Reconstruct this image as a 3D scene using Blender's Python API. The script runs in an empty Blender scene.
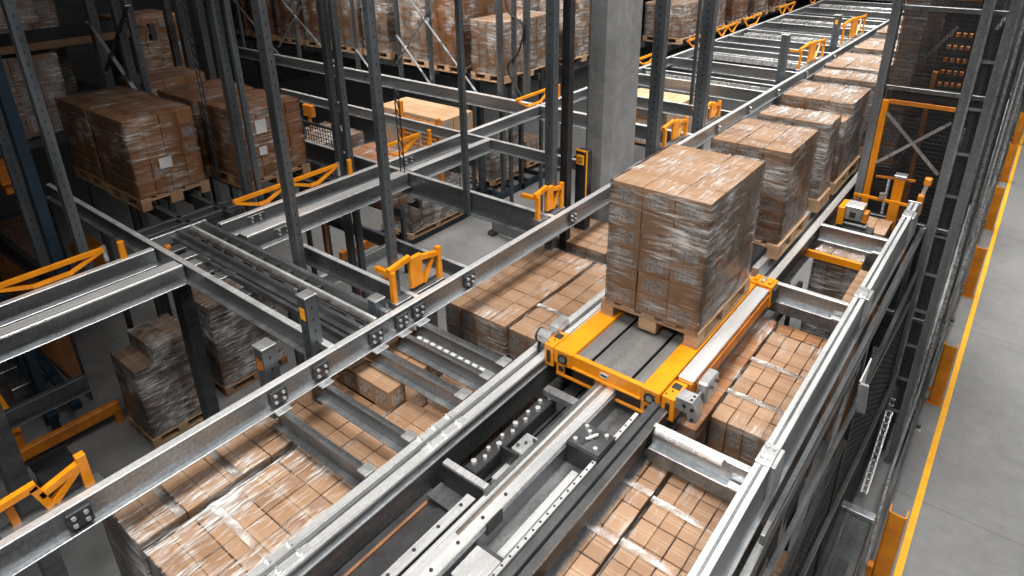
import bpy, bmesh, math, random
from mathutils import Vector, Matrix
random.seed(7)
SC = bpy.context.scene
COL = SC.collection
H = 6.8                       # the camera stands 6.8 m above the hall floor; "h" below = depth under the camera


def Z(h):
    return H - h


# ------------------------------------------------------------------ materials
class NT:
    def __init__(s, name):
        s.m = bpy.data.materials.new(name)
        s.m.use_nodes = True
        s.t = s.m.node_tree
        s.t.nodes.clear()
        s.out = s.t.nodes.new('ShaderNodeOutputMaterial')

    def n(s, typ, **kw):
        nd = s.t.nodes.new(typ)
        for k, v in kw.items():
            if k.startswith('i_'):
                key = k[2:]
                key = int(key) if key.isdigit() else key.replace('_', ' ')
                nd.inputs[key].default_value = v
            else:
                setattr(nd, k, v)
        return nd

    def l(s, a, b):
        s.t.links.new(a, b)

    def math(s, op, a, b=None, c=None):
        nd = s.n('ShaderNodeMath', operation=op)
        for i, v in enumerate((a, b, c)):
            if v is None:
                continue
            if isinstance(v, (int, float)):
                nd.inputs[i].default_value = v
            else:
                s.l(v, nd.inputs[i])
        return nd.outputs[0]

    def mix(s, f, a, b):
        nd = s.n('ShaderNodeMix', data_type='RGBA')
        for key, v in ((0, f), (6, a), (7, b)):
            if isinstance(v, (int, float)):
                nd.inputs[key].default_value = v
            elif isinstance(v, tuple):
                nd.inputs[key].default_value = (*v, 1)
            else:
                s.l(v, nd.inputs[key])
        return nd.outputs[2]

    def noise(s, scale, detail=4, rough=.55, stretch=(1, 1, 1), co=None, dist=0.0):
        mp = s.n('ShaderNodeMapping')
        mp.inputs['Scale'].default_value = stretch
        if co is None:
            co = s.n('ShaderNodeTexCoord').outputs['Object']
        s.l(co, mp.inputs[0])
        nz = s.n('ShaderNodeTexNoise')
        nz.inputs['Scale'].default_value = scale
        nz.inputs['Detail'].default_value = detail
        nz.inputs['Roughness'].default_value = rough
        nz.inputs['Distortion'].default_value = dist
        s.l(mp.outputs[0], nz.inputs['Vector'])
        return nz.outputs[0]

    def ramp(s, f, stops):
        r = s.n('ShaderNodeValToRGB')
        e = r.color_ramp.elements
        while len(e) < len(stops):
            e.new(.5)
        for el, (p, c) in zip(e, stops):
            el.position = p
            if isinstance(c, (int, float)):
                c = (c, c, c)
            el.color = (*c, 1)
        s.l(f, r.inputs[0])
        return r.outputs[0]

    def principled(s, col, rough, metal=0.0, bump=None, bump_d=.002, spec=.5):
        b = s.n('ShaderNodeBsdfPrincipled')
        for key, v in (('Base Color', col), ('Roughness', rough), ('Metallic', metal)):
            if isinstance(v, (int, float)):
                b.inputs[key].default_value = v
            elif isinstance(v, tuple):
                b.inputs[key].default_value = (*v, 1)
            else:
                s.l(v, b.inputs[key])
        b.inputs['Specular IOR Level'].default_value = spec
        if bump is not None:
            bp = s.n('ShaderNodeBump')
            bp.inputs['Strength'].default_value = .6
            bp.inputs['Distance'].default_value = bump_d
            s.l(bump, bp.inputs['Height'])
            s.l(bp.outputs[0], b.inputs['Normal'])
        return b

    def done(s, sh):
        s.l(sh if not hasattr(sh, 'outputs') else sh.outputs[0], s.out.inputs[0])
        return s.m


def steel(name, c0, c1, r0, r1, metal, stretch, scale=6.0):
    t = NT(name)
    a = t.noise(scale, 5, .6, stretch)
    b = t.noise(40, 2, .5)
    f = t.math('MULTIPLY_ADD', b, .35, t.math('MULTIPLY', a, .75))
    col = t.ramp(f, [(.36, c0), (.66, c1)])
    rg = t.ramp(a, [(.3, r0), (.7, r1)])
    return t.done(t.principled(col, rg, metal, a, .0008))


def holes_steel(name, c0, c1, metal, pitch=.1):
    t = NT(name)
    tc = t.n('ShaderNodeTexCoord')
    sp = t.n('ShaderNodeSeparateXYZ')
    t.l(tc.outputs['Object'], sp.inputs[0])
    sg = t.n('ShaderNodeSeparateXYZ')
    t.l(tc.outputs['Generated'], sg.inputs[0])
    fz = t.math('FRACT', t.math('MULTIPLY', sp.outputs[2], 1.0 / pitch))
    mz = t.math('LESS_THAN', fz, .26)
    dx = t.math('LESS_THAN', t.math('ABSOLUTE', t.math('SUBTRACT', sg.outputs[0], .5)), .055)
    dy = t.math('LESS_THAN', t.math('ABSOLUTE', t.math('SUBTRACT', sg.outputs[1], .5)), .055)
    m = t.math('MULTIPLY', mz, t.math('MAXIMUM', dx, dy))
    a = t.noise(7, 4, .6, (1, 1, .15))
    base = t.ramp(a, [(.3, c0), (.7, c1)])
    col = t.mix(m, base, (.004, .005, .006))
    rg = t.ramp(a, [(.3, .32), (.7, .5)])
    return t.done(t.principled(col, rg, metal))


def paint(name, c0, c1, rough=.38, metal=0.0):
    t = NT(name)
    a = t.noise(5, 5, .6)
    g = t.noise(60, 3, .7)
    f = t.math('MULTIPLY_ADD', g, .3, t.math('MULTIPLY', a, .7))
    return t.done(t.principled(t.ramp(f, [(.35, c0), (.6, c1)]), rough, metal))


def cardboard(name, c0, c1, dirt=0.0, prints=.78):
    """corrugated carton: flap seam with clear tape on the top, pale printed panels on the sides"""
    t = NT(name)
    tc = t.n('ShaderNodeTexCoord')
    oi = t.n('ShaderNodeObjectInfo')
    g = t.n('ShaderNodeSeparateXYZ')
    t.l(tc.outputs['Generated'], g.inputs[0])
    nr = t.n('ShaderNodeSeparateXYZ')
    geo = t.n('ShaderNodeNewGeometry')
    t.l(geo.outputs['Normal'], nr.inputs[0])
    f = t.noise(9, 4, .6, (1, 1, 1))
    f2 = t.math('ADD', t.math('MULTIPLY', f, .55), t.math('MULTIPLY', oi.outputs['Random'], .45))
    col = t.ramp(f2, [(.15, c0), (.85, c1)])
    top = t.math('GREATER_THAN', nr.outputs[2], .7)
    side = t.math('SUBTRACT', 1.0, top)
    xs = t.math('GREATER_THAN', t.math('ABSOLUTE', nr.outputs[0]), .7)
    # seam and tape on the top
    d = t.math('ABSOLUTE', t.math('SUBTRACT', g.outputs[1], .5))
    seam = t.math('MULTIPLY', top, t.math('LESS_THAN', d, .012))
    tape = t.math('MULTIPLY', top, t.math('LESS_THAN', d, .11))
    col = t.mix(t.math('MULTIPLY', tape, .16), col, (.55, .42, .30))
    col = t.mix(t.math('MULTIPLY', seam, .7), col, (.05, .03, .02))
    # print block on the sides
    u = t.n('ShaderNodeMix', data_type='FLOAT')
    t.l(xs, u.inputs[0])
    t.l(g.outputs[0], u.inputs[2])
    t.l(g.outputs[1], u.inputs[3])
    u = u.outputs[0]
    v = g.outputs[2]
    inu = t.math('LESS_THAN', t.math('ABSOLUTE', t.math('SUBTRACT', u, .5)), .33)
    inv = t.math('LESS_THAN', t.math('ABSOLUTE', t.math('SUBTRACT', v, .5)), .31)
    has = t.math('LESS_THAN', t.math('FRACT', t.math('MULTIPLY', oi.outputs['Random'], 7.3)), prints)
    blk = t.math('MULTIPLY', t.math('MULTIPLY', inu, inv), t.math('MULTIPLY', side, has))
    ink = t.noise(55, 3, .8, (1, 1, .55))
    inkc = t.ramp(ink, [(.40, (.07, .065, .065)), (.52, (.33, .32, .31))])
    col = t.mix(t.math('MULTIPLY', blk, .8), col, inkc)
    wear = t.ramp(t.noise(3.1, 6, .7), [(.55, 0.0), (.8, 1.0)])
    col = t.mix(t.math('MULTIPLY', wear, .25 + dirt), col, (.16, .10, .065))
    return t.done(t.principled(col, .62, 0, f, .002, .35))


def film(name, amount, st=(.8, .8, 9.0), st2=(.5, .5, 8.0)):
    """stretch film: clear plastic, milky creases, with some of its gloss painted as pale streaks"""
    t = NT(name)
    co = t.n('ShaderNodeTexCoord').outputs['Object']
    lines = t.noise(4.2, 4, .7, st, co, .5)
    fine = t.noise(13, 3, .7, st2, co, .4)
    big = t.noise(1.9, 3, .6, (1, 1, 1), co)
    f = t.math('ADD', t.math('MULTIPLY', lines, .40), t.math('ADD', t.math('MULTIPLY', fine, .32), t.math('MULTIPLY', big, .38)))
    milk_gloss = t.ramp(f, [(.555 - amount * .03, .0), (.615 - amount * .03, .10 + amount * .16), (.70 - amount * .03, .45 + .40 * amount)])
    gl = t.n('ShaderNodeBsdfPrincipled')
    gl.inputs['Base Color'].default_value = (.80, .80, .80, 1)
    gl.inputs['Roughness'].default_value = .3
    bp = t.n('ShaderNodeBump')
    bp.inputs['Strength'].default_value = .8
    bp.inputs['Distance'].default_value = .012
    t.l(f, bp.inputs['Height'])
    t.l(bp.outputs[0], gl.inputs['Normal'])
    tr = t.n('ShaderNodeBsdfTransparent')
    mx = t.n('ShaderNodeMixShader')
    t.l(milk_gloss, mx.inputs[0])
    t.l(tr.outputs[0], mx.inputs[1])
    t.l(gl.outputs[0], mx.inputs[2])
    g2 = t.n('ShaderNodeBsdfGlossy')
    g2.inputs['Roughness'].default_value = .2
    t.l(bp.outputs[0], g2.inputs['Normal'])
    fr = t.n('ShaderNodeFresnel')
    fr.inputs['IOR'].default_value = 1.35
    t.l(bp.outputs[0], fr.inputs['Normal'])
    mx2 = t.n('ShaderNodeMixShader')
    t.l(t.math('MULTIPLY', fr.outputs[0], .8), mx2.inputs[0])
    t.l(mx.outputs[0], mx2.inputs[1])
    t.l(g2.outputs[0], mx2.inputs[2])
    return t.done(mx2)


def concrete(name, c0, c1, rough, scale=.6, joints=False):
    t = NT(name)
    a = t.noise(scale, 8, .62)
    b = t.noise(scale * 9, 6, .7)
    c = t.noise(scale * 70, 3, .6)
    f = t.math('ADD', t.math('MULTIPLY', a, .5), t.math('ADD', t.math('MULTIPLY', b, .35), t.math('MULTIPLY', c, .15)))
    col = t.ramp(f, [(.35, c0), (.65, c1)])
    if joints:
        sp = t.n('ShaderNodeSeparateXYZ')
        t.l(t.n('ShaderNodeTexCoord').outputs['Object'], sp.inputs[0])
        k = None
        for ax, per, off in ((0, 4.2, 2.35), (1, 4.6, 1.3)):
            fr = t.math('FRACT', t.math('DIVIDE', t.math('ADD', sp.outputs[ax], 100 * per + off), per))
            m = t.math('LESS_THAN', fr, .0035)
            k = m if k is None else t.math('MAXIMUM', k, m)
        col = t.mix(t.math('MULTIPLY', k, .55), col, (.06, .06, .06))
    return t.done(t.principled(col, rough, 0, b, .002))


def wood(name, c0, c1):
    t = NT(name)
    oi = t.n('ShaderNodeObjectInfo')
    a = t.noise(4, 6, .65, (1, 5, 12))
    f = t.math('ADD', t.math('MULTIPLY', a, .7), t.math('MULTIPLY', oi.outputs['Random'], .3))
    return t.done(t.principled(t.ramp(f, [(.25, c0), (.75, c1)]), .7, 0, a, .002, .3))


M = dict(
    galv=steel('galvanised_steel', (.25, .268, .285), (.56, .585, .61), .24, .42, .85, (1, .12, 1)),
    galvx=steel('galvanised_steel_cross', (.22, .236, .25), (.52, .545, .57), .24, .42, .85, (.12, 1, 1)),
    bright=steel('bright_rail_steel', (.60, .61, .62), (.86, .87, .88), .2, .36, .65, (1.5, .1, 1.5)),
    worn=steel('worn_rail_steel', (.06, .045, .035), (.30, .265, .235), .25, .5, .8, (2, .1, 2)),
    dull=steel('dull_steel', (.10, .105, .11), (.24, .25, .26), .26, .46, .8, (1, .2, 1)),
    dark=steel('dark_steel', (.035, .038, .042), (.09, .095, .10), .35, .6, .6, (1, .3, 1)),
    black=paint('black_steel', (.012, .012, .013), (.035, .035, .038), .5, .3),
    post=holes_steel('upright_steel', (.062, .073, .083), (.15, .168, .185), .5),
    postl=holes_steel('pale_upright_steel', (.10, .113, .125), (.21, .23, .25), .75),
    blue=paint('dark_blue_paint', (.006, .016, .028), (.014, .032, .052), .45, .2),
    orange=paint('orange_paint', (.58, .185, .004), (.80, .285, .007), .36),
    orangew=paint('worn_orange_paint', (.30, .085, .008), (.60, .20, .012), .5),
    yellow=paint('yellow_floor_paint', (.72, .33, .008), (.90, .45, .015), .55),
    sign=paint('amber_sticker', (.85, .33, .01), (.92, .40, .015), .5),
    alu=steel('aluminium', (.72, .73, .74), (.90, .91, .92), .2, .34, .65, (1, .1, 1)),
    motor=steel('cast_metal', (.42, .43, .44), (.62, .63, .64), .3, .48, .8, (1, 1, 1)),
    deck=steel('brushed_deck_plate', (.15, .15, .15), (.27, .27, .27), .3, .5, .5, (1, .15, 1)),
    rubber=paint('black_rubber', (.01, .01, .01), (.022, .022, .022), .7),
    box=cardboard('carton_board', (.20, .112, .062), (.34, .212, .128)),
    boxd=cardboard('brown_carton_board', (.20, .085, .034), (.33, .16, .072), .0, .12),
    boxg=cardboard('grey_brown_carton_board', (.13, .085, .06), (.25, .17, .125), .1),
    boxl=cardboard('pale_carton_board', (.34, .205, .115), (.48, .31, .19)),
    film=film('stretch_film', .7),
    filmh=film('heavy_stretch_film', 1.2),
    films=film('thin_stretch_film', .35),
    film_top=film('stretch_film_top', .8, (7.5, .9, 1), (6.5, .6, 1)),
    filmh_top=film('heavy_stretch_film_top', 1.35, (7.5, .9, 1), (6.5, .6, 1)),
    films_top=film('thin_stretch_film_top', .3, (7.5, .9, 1), (6.5, .6, 1)),
    wood=wood('pallet_wood', (.26, .155, .085), (.48, .32, .20)),
    woodd=wood('old_pallet_wood', (.15, .085, .045), (.30, .185, .11)),
    floor=concrete('hall_floor_concrete', (.13, .133, .137), (.225, .228, .231), .5, .5, True),
    pillar=concrete('pillar_concrete', (.11, .115, .12), (.27, .28, .29), .7, .9),
    label=paint('white_paper', (.36, .36, .37), (.5, .5, .5), .6),
    ink=paint('black_ink', (.02, .02, .02), (.03, .03, .03), .6),
    green=paint('green_paint', (.12, .28, .05), (.2, .4, .08), .5),
)
M['rust'] = paint('rust_brown', (.10, .045, .018), (.22, .10, .04), .7)
M['webm'] = steel('shaded_web_steel', (.13, .14, .15), (.36, .378, .395), .24, .42, .85, (1, .12, 1))  # galvanised steel darkened: the shade on beam webs is put into the colour
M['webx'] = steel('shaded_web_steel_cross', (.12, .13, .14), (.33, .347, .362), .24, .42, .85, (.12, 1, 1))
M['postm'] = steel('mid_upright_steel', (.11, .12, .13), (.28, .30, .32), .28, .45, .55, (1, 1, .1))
M['flange'] = steel('lit_flange_steel', (.42, .435, .45), (.74, .75, .76), .25, .42, .5, (1, .12, 1))  # galvanised steel lightened: overhead light on top flanges is put into the colour
MESHMAT = {}


# ------------------------------------------------------------------ mesh helpers (h = depth below the camera)
class B:
    def __init__(s):
        s.bm = bmesh.new()

    def box(s, x0, x1, y0, y1, h0, h1, bev=0.0):
        m = Matrix.LocRotScale(Vector(((x0 + x1) / 2, (y0 + y1) / 2, Z((h0 + h1) / 2))), None,
                               Vector((abs(x1 - x0), abs(y1 - y0), abs(h1 - h0))))
        r = bmesh.ops.create_cube(s.bm, size=1, matrix=m)
        if bev:
            es = list({e for v in r['verts'] for e in v.link_edges})
            bmesh.ops.bevel(s.bm, geom=es, offset=bev, segments=1, affect='EDGES', profile=.5)
        return s

    def bar(s, p0, p1, w, d=None, up=(0, 0, 1)):
        """rectangular bar between two (x, y, h) points"""
        d = d or w
        a = Vector((p0[0], p0[1], Z(p0[2])))
        b = Vector((p1[0], p1[1], Z(p1[2])))
        ax = (b - a)
        L = ax.length
        ax.normalize()
        u = Vector(up)
        if abs(ax.dot(u)) > .95:
            u = Vector((0, 1, 0))
        sx = ax.cross(u).normalized()
        sy = sx.cross(ax).normalized()
        R = Matrix((sx, ax, sy)).transposed().to_4x4()
        m = Matrix.Translation((a + b) / 2) @ R @ Matrix.Diagonal((w, L, d, 1))
        bmesh.ops.create_cube(s.bm, size=1, matrix=m)
        return s

    def cyl(s, p0, p1, r, seg=12, r2=None):
        a = Vector((p0[0], p0[1], Z(p0[2])))
        b = Vector((p1[0], p1[1], Z(p1[2])))
        d = b - a
        R = d.to_track_quat('Z', 'Y').to_matrix().to_4x4()
        bmesh.ops.create_cone(s.bm, cap_ends=True, segments=seg, radius1=r, radius2=r if r2 is None else r2,
                              depth=d.length, matrix=Matrix.Translation((a + b) / 2) @ R)
        return s

    def prism(s, pts, axis, a0, a1):
        """closed profile swept along axis: axis 'y' takes (x, h) points, 'x' takes (y, h), 'z' takes (x, y) with a0,a1 = h"""
        def mk(p, a):
            if axis == 'y':
                return Vector((p[0], a, Z(p[1])))
            if axis == 'x':
                return Vector((a, p[0], Z(p[1])))
            return Vector((p[0], p[1], Z(a)))
        v0 = [s.bm.verts.new(mk(p, a0)) for p in pts]
        v1 = [s.bm.verts.new(mk(p, a1)) for p in pts]
        n = len(pts)
        for i in range(n):
            s.bm.faces.new((v0[i], v0[(i + 1) % n], v1[(i + 1) % n], v1[i]))
        s.bm.faces.new(v0[::-1])
        s.bm.faces.new(v1)
        return s


def link(o):
    COL.objects.link(o)
    return o


def mesh_of(name, b, mat, origin):
    bm = b.bm
    bmesh.ops.recalc_face_normals(bm, faces=bm.faces[:])
    me = bpy.data.meshes.new(name)
    bmesh.ops.translate(bm, verts=bm.verts[:], vec=-origin)
    bm.to_mesh(me)
    bm.free()
    me.materials.append(M[mat])
    return me


def tag(o, label, cat, group=None):
    o['label'] = label
    o['category'] = cat
    if group:
        o['group'] = group
    return o


def thing(name, label, cat, loc, group=None):
    o = bpy.data.objects.new(name, None)
    o.empty_display_size = .1
    o.location = Vector((loc[0], loc[1], Z(loc[2])))
    link(o)
    return tag(o, label, cat, group)


def wloc(o):
    p = Vector((0, 0, 0))
    while o:
        p += o.location
        o = o.parent
    return p


def part(par, name, b, mat, label=None):
    """one mesh part; its origin at its own centre"""
    bm = b.bm
    c = Vector((0, 0, 0))
    lo = Vector((1e9,) * 3)
    hi = Vector((-1e9,) * 3)
    for v in bm.verts:
        for k in range(3):
            lo[k] = min(lo[k], v.co[k])
            hi[k] = max(hi[k], v.co[k])
    c = (lo + hi) / 2
    o = bpy.data.objects.new(name, mesh_of(name, b, mat, c))
    o.parent = par
    o.location = c - wloc(par)
    if label:
        o['label'] = label
    return link(o)


def single(name, b, mat, label, cat, group=None):
    bm = b.bm
    lo = Vector((min(v.co.x for v in bm.verts), min(v.co.y for v in bm.verts), min(v.co.z for v in bm.verts)))
    hi = Vector((max(v.co.x for v in bm.verts), max(v.co.y for v in bm.verts), max(v.co.z for v in bm.verts)))
    c = Vector(((lo.x + hi.x) / 2, (lo.y + hi.y) / 2, lo.z))
    o = bpy.data.objects.new(name, mesh_of(name, b, mat, c))
    o.location = c
    return tag(link(o), label, cat, group)


def structure(name, b, mat):
    o = bpy.data.objects.new(name, mesh_of(name, b, mat, Vector((0, 0, 0))))
    o['kind'] = 'structure'
    return link(o)


# ------------------------------------------------------------------ pallets and loads
def pallet(x0, x1, y0, y1, hb, label, mat='wood', group='wooden pallets under the loads', along='y'):
    """EUR type pallet: bottom boards, nine blocks, cross boards, deck boards. hb = depth of its underside"""
    t = thing('wooden_pallet', label, 'pallet', ((x0 + x1) / 2, (y0 + y1) / 2, hb), group)
    if along == 'x':
        f = lambda b, u0, u1, v0, v1, a, c: b.box(v0, v1, u0, u1, a, c, .003)
        u0_, u1_, v0_, v1_ = y0, y1, x0, x1
    else:
        f = lambda b, u0, u1, v0, v1, a, c: b.box(u0, u1, v0, v1, a, c, .003)
        u0_, u1_, v0_, v1_ = x0, x1, y0, y1
    W = u1_ - u0_
    L = v1_ - v0_
    um = (u0_ + u1_) / 2
    vm = (v0_ + v1_) / 2
    bw = W * .135
    us = [(u0_, u0_ + bw), (um - W * .09, um + W * .09), (u1_ - bw, u1_)]
    vs = [(v0_, v0_ + .12), (vm - .07, vm + .07), (v1_ - .12, v1_)]
    for a, c in us:
        b = B(); f(b, a, c, v0_, v1_, hb - .022, hb); part(t, 'bottom_board', b, mat)
        for p, q in vs:
            b = B(); f(b, a, c, p, q, hb - .1, hb - .022); part(t, 'block', b, mat)
    for p, q in vs:
        b = B(); f(b, u0_, u1_, p, q, hb - .122, hb - .1); part(t, 'cross_board', b, mat)
    nd = 5
    for i in range(nd):
        a = u0_ + (W - .12) * i / (nd - 1)
        b = B(); f(b, a, a + .12, v0_, v1_, hb - .144, hb - .122); part(t, 'deck_board', b, mat)
    return t


def load(x0, x1, y0, y1, hb, ht, n, label, mat='box', fm='film', group='wrapped carton loads', steps=None, top_film=True, strap=False):
    """stack of cartons under stretch film; n = (nx, ny, nz); steps: {(ix, iy): layers}"""
    nx, ny, nz = n
    t = thing('wrapped_load', label, 'carton stack', ((x0 + x1) / 2, (y0 + y1) / 2, hb), group)
    dx, dy, dz = (x1 - x0) / nx, (y1 - y0) / ny, (hb - ht) / nz
    g = .0032
    key = 'carton%.3f_%.3f_%.3f_%s' % (dx, dy, dz, mat)
    me = MESHMAT.get(key)
    if me is None:
        b = B().box(-dx / 2 + g, dx / 2 - g, -dy / 2 + g, dy / 2 - g, H + dz / 2 - .0015, H - dz / 2 + .0015, .0035)
        me = mesh_of('carton', b, mat, Vector((0, 0, 0)))
        MESHMAT[key] = me
    rnd = random.Random(int(x0 * 1000) + int(y0 * 777) + int(ht * 99))
    hts = {}
    for i in range(nx):
        for j in range(ny):
            hts[(i, j)] = nz if not steps else steps.get((i, j), nz)
    for i in range(nx):
        for j in range(ny):
            k1 = hts[(i, j)]
            nb = min(hts.get((i + a, j + c), 0) for a, c in ((1, 0), (-1, 0), (0, 1), (0, -1)))
            for k in range(k1):
                if k == k1 - 1 or k >= nb:          # shell only: cartons one could see
                    o = bpy.data.objects.new('carton', me)
                    o.parent = t
                    o.location = (-(x1 - x0) / 2 + dx * (i + .5) + rnd.uniform(-.003, .003),
                                  -(y1 - y0) / 2 + dy * (j + .5) + rnd.uniform(-.003, .003), dz * (k + .5))
                    link(o)
    if fm:
        b = B()
        bm = b.bm
        e = .007
        # film follows the outline of the highest columns, wavy sheet of real geometry
        levels = sorted(set(hts.values()))
        lo = 0
        for lv in levels:
            cells = [c for c, v in hts.items() if v >= lv]
            ax0 = x0 + dx * min(c[0] for c in cells) - e
            ax1 = x0 + dx * (max(c[0] for c in cells) + 1) + e
            ay0 = y0 + dy * min(c[1] for c in cells) - e
            ay1 = y0 + dy * (max(c[1] for c in cells) + 1) + e
            z0 = Z(hb) + dz * lo - (.03 if lo == 0 else 0)
            z1 = Z(hb) + dz * lv + e
            nv = max(2, int((z1 - z0) / .07))
            ring = []
            per = []
            for (px, py, qx, qy) in ((ax0, ay0, ax1, ay0), (ax1, ay0, ax1, ay1), (ax1, ay1, ax0, ay1), (ax0, ay1, ax0, ay0)):
                m = max(2, int(math.hypot(qx - px, qy - py) / .09))
                for s in range(m):
                    per.append((px + (qx - px) * s / m, py + (qy - py) * s / m, s == 0, (py - qy), (qx - px)))
            for r in range(nv + 1):
                row = []
                for (px, py, cor, nxx, nyy) in per:
                    l = math.hypot(nxx, nyy)
                    w = 0 if cor else rnd.uniform(-.003, .005)
                    row.append(bm.verts.new((px - nxx / l * w, py - nyy / l * w, z0 + (z1 - z0) * r / nv)))
                ring.append(row)
            n_ = len(per)
            for r in range(nv):
                for q in range(n_):
                    bm.faces.new((ring[r][q], ring[r][(q + 1) % n_], ring[r + 1][(q + 1) % n_], ring[r + 1][q]))
            if top_film and lv == levels[-1]:
                mx, my = max(3, int((ax1 - ax0) / .08)), max(3, int((ay1 - ay0) / .08))
                gr = [[bm.verts.new((ax0 + (ax1 - ax0) * a / mx, ay0 + (ay1 - ay0) * c / my, z1 + rnd.uniform(-.002, .006))) for c in range(my + 1)] for a in range(mx + 1)]
                for a in range(mx):
                    for c in range(my):
                        bm.faces.new((gr[a][c], gr[a + 1][c], gr[a + 1][c + 1], gr[a][c + 1]))
            lo = lv
        o = part(t, 'stretch_film', b, fm)
        o.data.materials.append(M[fm + '_top'])
        for p in o.data.polygons:
            p.use_smooth = True
            if p.normal.z > .6 or p.normal.z < -.6:
                p.material_index = 1
    if strap:
        for q in strap:
            y = y0 + (y1 - y0) * q
            b = B().box(x0 - .009, x1 + .009, y - .025, y + .025, ht - .017, ht - .012)
            part(t, 'film_band', b, 'filmh', 'doubled pale band of film')
    return t


# ------------------------------------------------------------------ beams, posts, frames
def beam(name, axis, c0, c1, a0, a1, ht, hb, lip, label, mat='galv', group=None, cat='beam', lipside=1, slots=False):
    """box web with a slimmer lip along its foot on the camera side. c = cross position, a = along"""
    mid = (a0 + a1) / 2
    cm = (c0 + c1) / 2
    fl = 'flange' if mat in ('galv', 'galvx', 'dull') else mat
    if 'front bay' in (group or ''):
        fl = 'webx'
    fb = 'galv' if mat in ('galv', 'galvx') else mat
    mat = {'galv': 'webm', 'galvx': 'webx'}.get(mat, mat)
    t = thing(name, label, cat, (cm, mid, hb) if axis == 'y' else (mid, cm, hb), group)
    top = .012

    def bx(b, p0, p1, q0, q1, h0, h1, bev=0):
        if axis == 'y':
            b.box(p0, p1, q0, q1, h0, h1, bev)
        else:
            b.box(q0, q1, p0, p1, h0, h1, bev)
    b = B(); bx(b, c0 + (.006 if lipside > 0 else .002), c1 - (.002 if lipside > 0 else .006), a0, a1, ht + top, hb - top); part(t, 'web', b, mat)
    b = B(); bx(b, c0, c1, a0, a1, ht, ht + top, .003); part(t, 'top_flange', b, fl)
    b = B()
    if lipside > 0:
        bx(b, c0, c1 + lip, a0, a1, hb - top, hb, .003)
    else:
        bx(b, c0 - lip, c1, a0, a1, hb - top, hb, .003)
    part(t, 'bottom_flange', b, fb)
    return t


def bracket(par, x0, x1, y0, y1, h0, h1, face, n=2, mat='dull'):
    """bolted joint plate; face 'x' (looks +X), 'y' (looks -Y) or 'z' (lies on top)"""
    b = B().box(x0, x1, y0, y1, h0, h1, .004)
    p = part(par, 'joint_plate', b, mat)
    for i in range(n):
        f = (i + .5) / n
        for s in (.28, .72):
            b = B()
            if face == 'x':
                y = y0 + (y1 - y0) * f; hh = h0 + (h1 - h0) * s
                b.cyl((x1, y, hh), (x1 + .014, y, hh), .013, 6)
            elif face == 'y':
                x = x0 + (x1 - x0) * f; hh = h0 + (h1 - h0) * s
                b.cyl((x, y0, hh), (x, y0 - .014, hh), .013, 6)
            else:
                x = x0 + (x1 - x0) * s; y = y0 + (y1 - y0) * f
                b.cyl((x, y, h0), (x, y, h0 - .014), .013, 6)
            part(p, 'bolt', b, 'bright')
    return p


def upright(x, y, w, d, h0, h1, label, mat='post', name='rack_upright', group='tall rack uprights', foot=True, cap=None):
    t = thing(name, label, 'post', (x, y, h1), group)
    # open C section with returned lips
    k = .006
    x0, x1, y0, y1 = x - w / 2, x + w / 2, y - d / 2, y + d / 2
    pts = [(x0, y1), (x0, y0), (x1, y0), (x1, y1), (x1 - w * .25, y1), (x1 - w * .25, y1 - k), (x1 - k, y1 - k),
           (x1 - k, y0 + k), (x0 + k, y0 + k), (x0 + k, y1 - k), (x0 + w * .25, y1 - k), (x0 + w * .25, y1)]
    b = B().prism(pts, 'z', h1 - (.012 if foot else 0), h0)
    part(t, 'post', b, mat)
    if foot:
        b = B().box(x0 - .04, x1 + .04, y0 - .03, y1 + .03, h1 - .012, h1, .003)
        part(t, 'base_plate', b, mat)
    if cap:
        b = B().box(x0 - .006, x1 + .006, y0 - .006, y1 + .006, h0 - .014, h0, .003)
        part(t, 'end_cap', b, 'motor')
    return t


# ================================================================== SETTING
b = B().box(-40, 9, -2, 60, 6.8, 6.9)
FLOOR = structure('floor', b, 'floor')
b = B().box(.048, .122, -2, 60, 6.796, 6.8)
ln = part(FLOOR, 'safety_line', b, 'yellow', 'yellow painted safety line along the rack')

structure('wall_left', B().box(-26.3, -26, -2, 60, -3, 6.8), 'dark')
structure('wall_far', B().box(-26, 9, 56, 56.3, -3, 6.8), 'dark')

# concrete pillar
t = thing('concrete_pillar', 'thick grey concrete pillar standing among the steel beams at upper centre', 'pillar', (-3.92, 6.84, 6.8))
b = B()
x0, x1, y0, y1, c = -4.08, -3.745, 6.5, 7.2, .05
b.prism([(x0 + c, y0), (x1 - c * 1.6, y0), (x1, y0 + c * 1.6), (x1, y1 - c), (x1 - c, y1), (x0 + c, y1), (x0, y1 - c), (x0, y0 + c)], 'z', 6.8, -.6)
part(t, 'shaft', b, 'pillar')

# ================================================================== MAIN BEAMS
L = beam('main_beam', 'y', -3.70, -3.64, -.6, 34, 3.0, 3.185, .035, 'long galvanised main beam running from lower left behind the big wrapped load to the top right', 'galv')
for y in (.62, 1.90, 2.26, 2.79, 3.07, 3.26, 3.9, 5.6, 6.6):
    bracket(L, -3.64, -3.615, y - .06, y + .07, 3.03, 3.15, 'x', 2, 'dark')
for y in (8.4, 9.6, 10.9, 12.3, 14.0, 16.0):
    bracket(L, -3.64, -3.61, y - .05, y + .05, 3.03, 3.15, 'x', 1)
# support legs of the main beam
for y in (.15, 3.42, 8.2, 12.9, 17.5):
    b = B().box(-3.70, -3.62, y - .05, y + .05, 3.19, 6.8)
    part(L, 'leg', b, 'dull')

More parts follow.
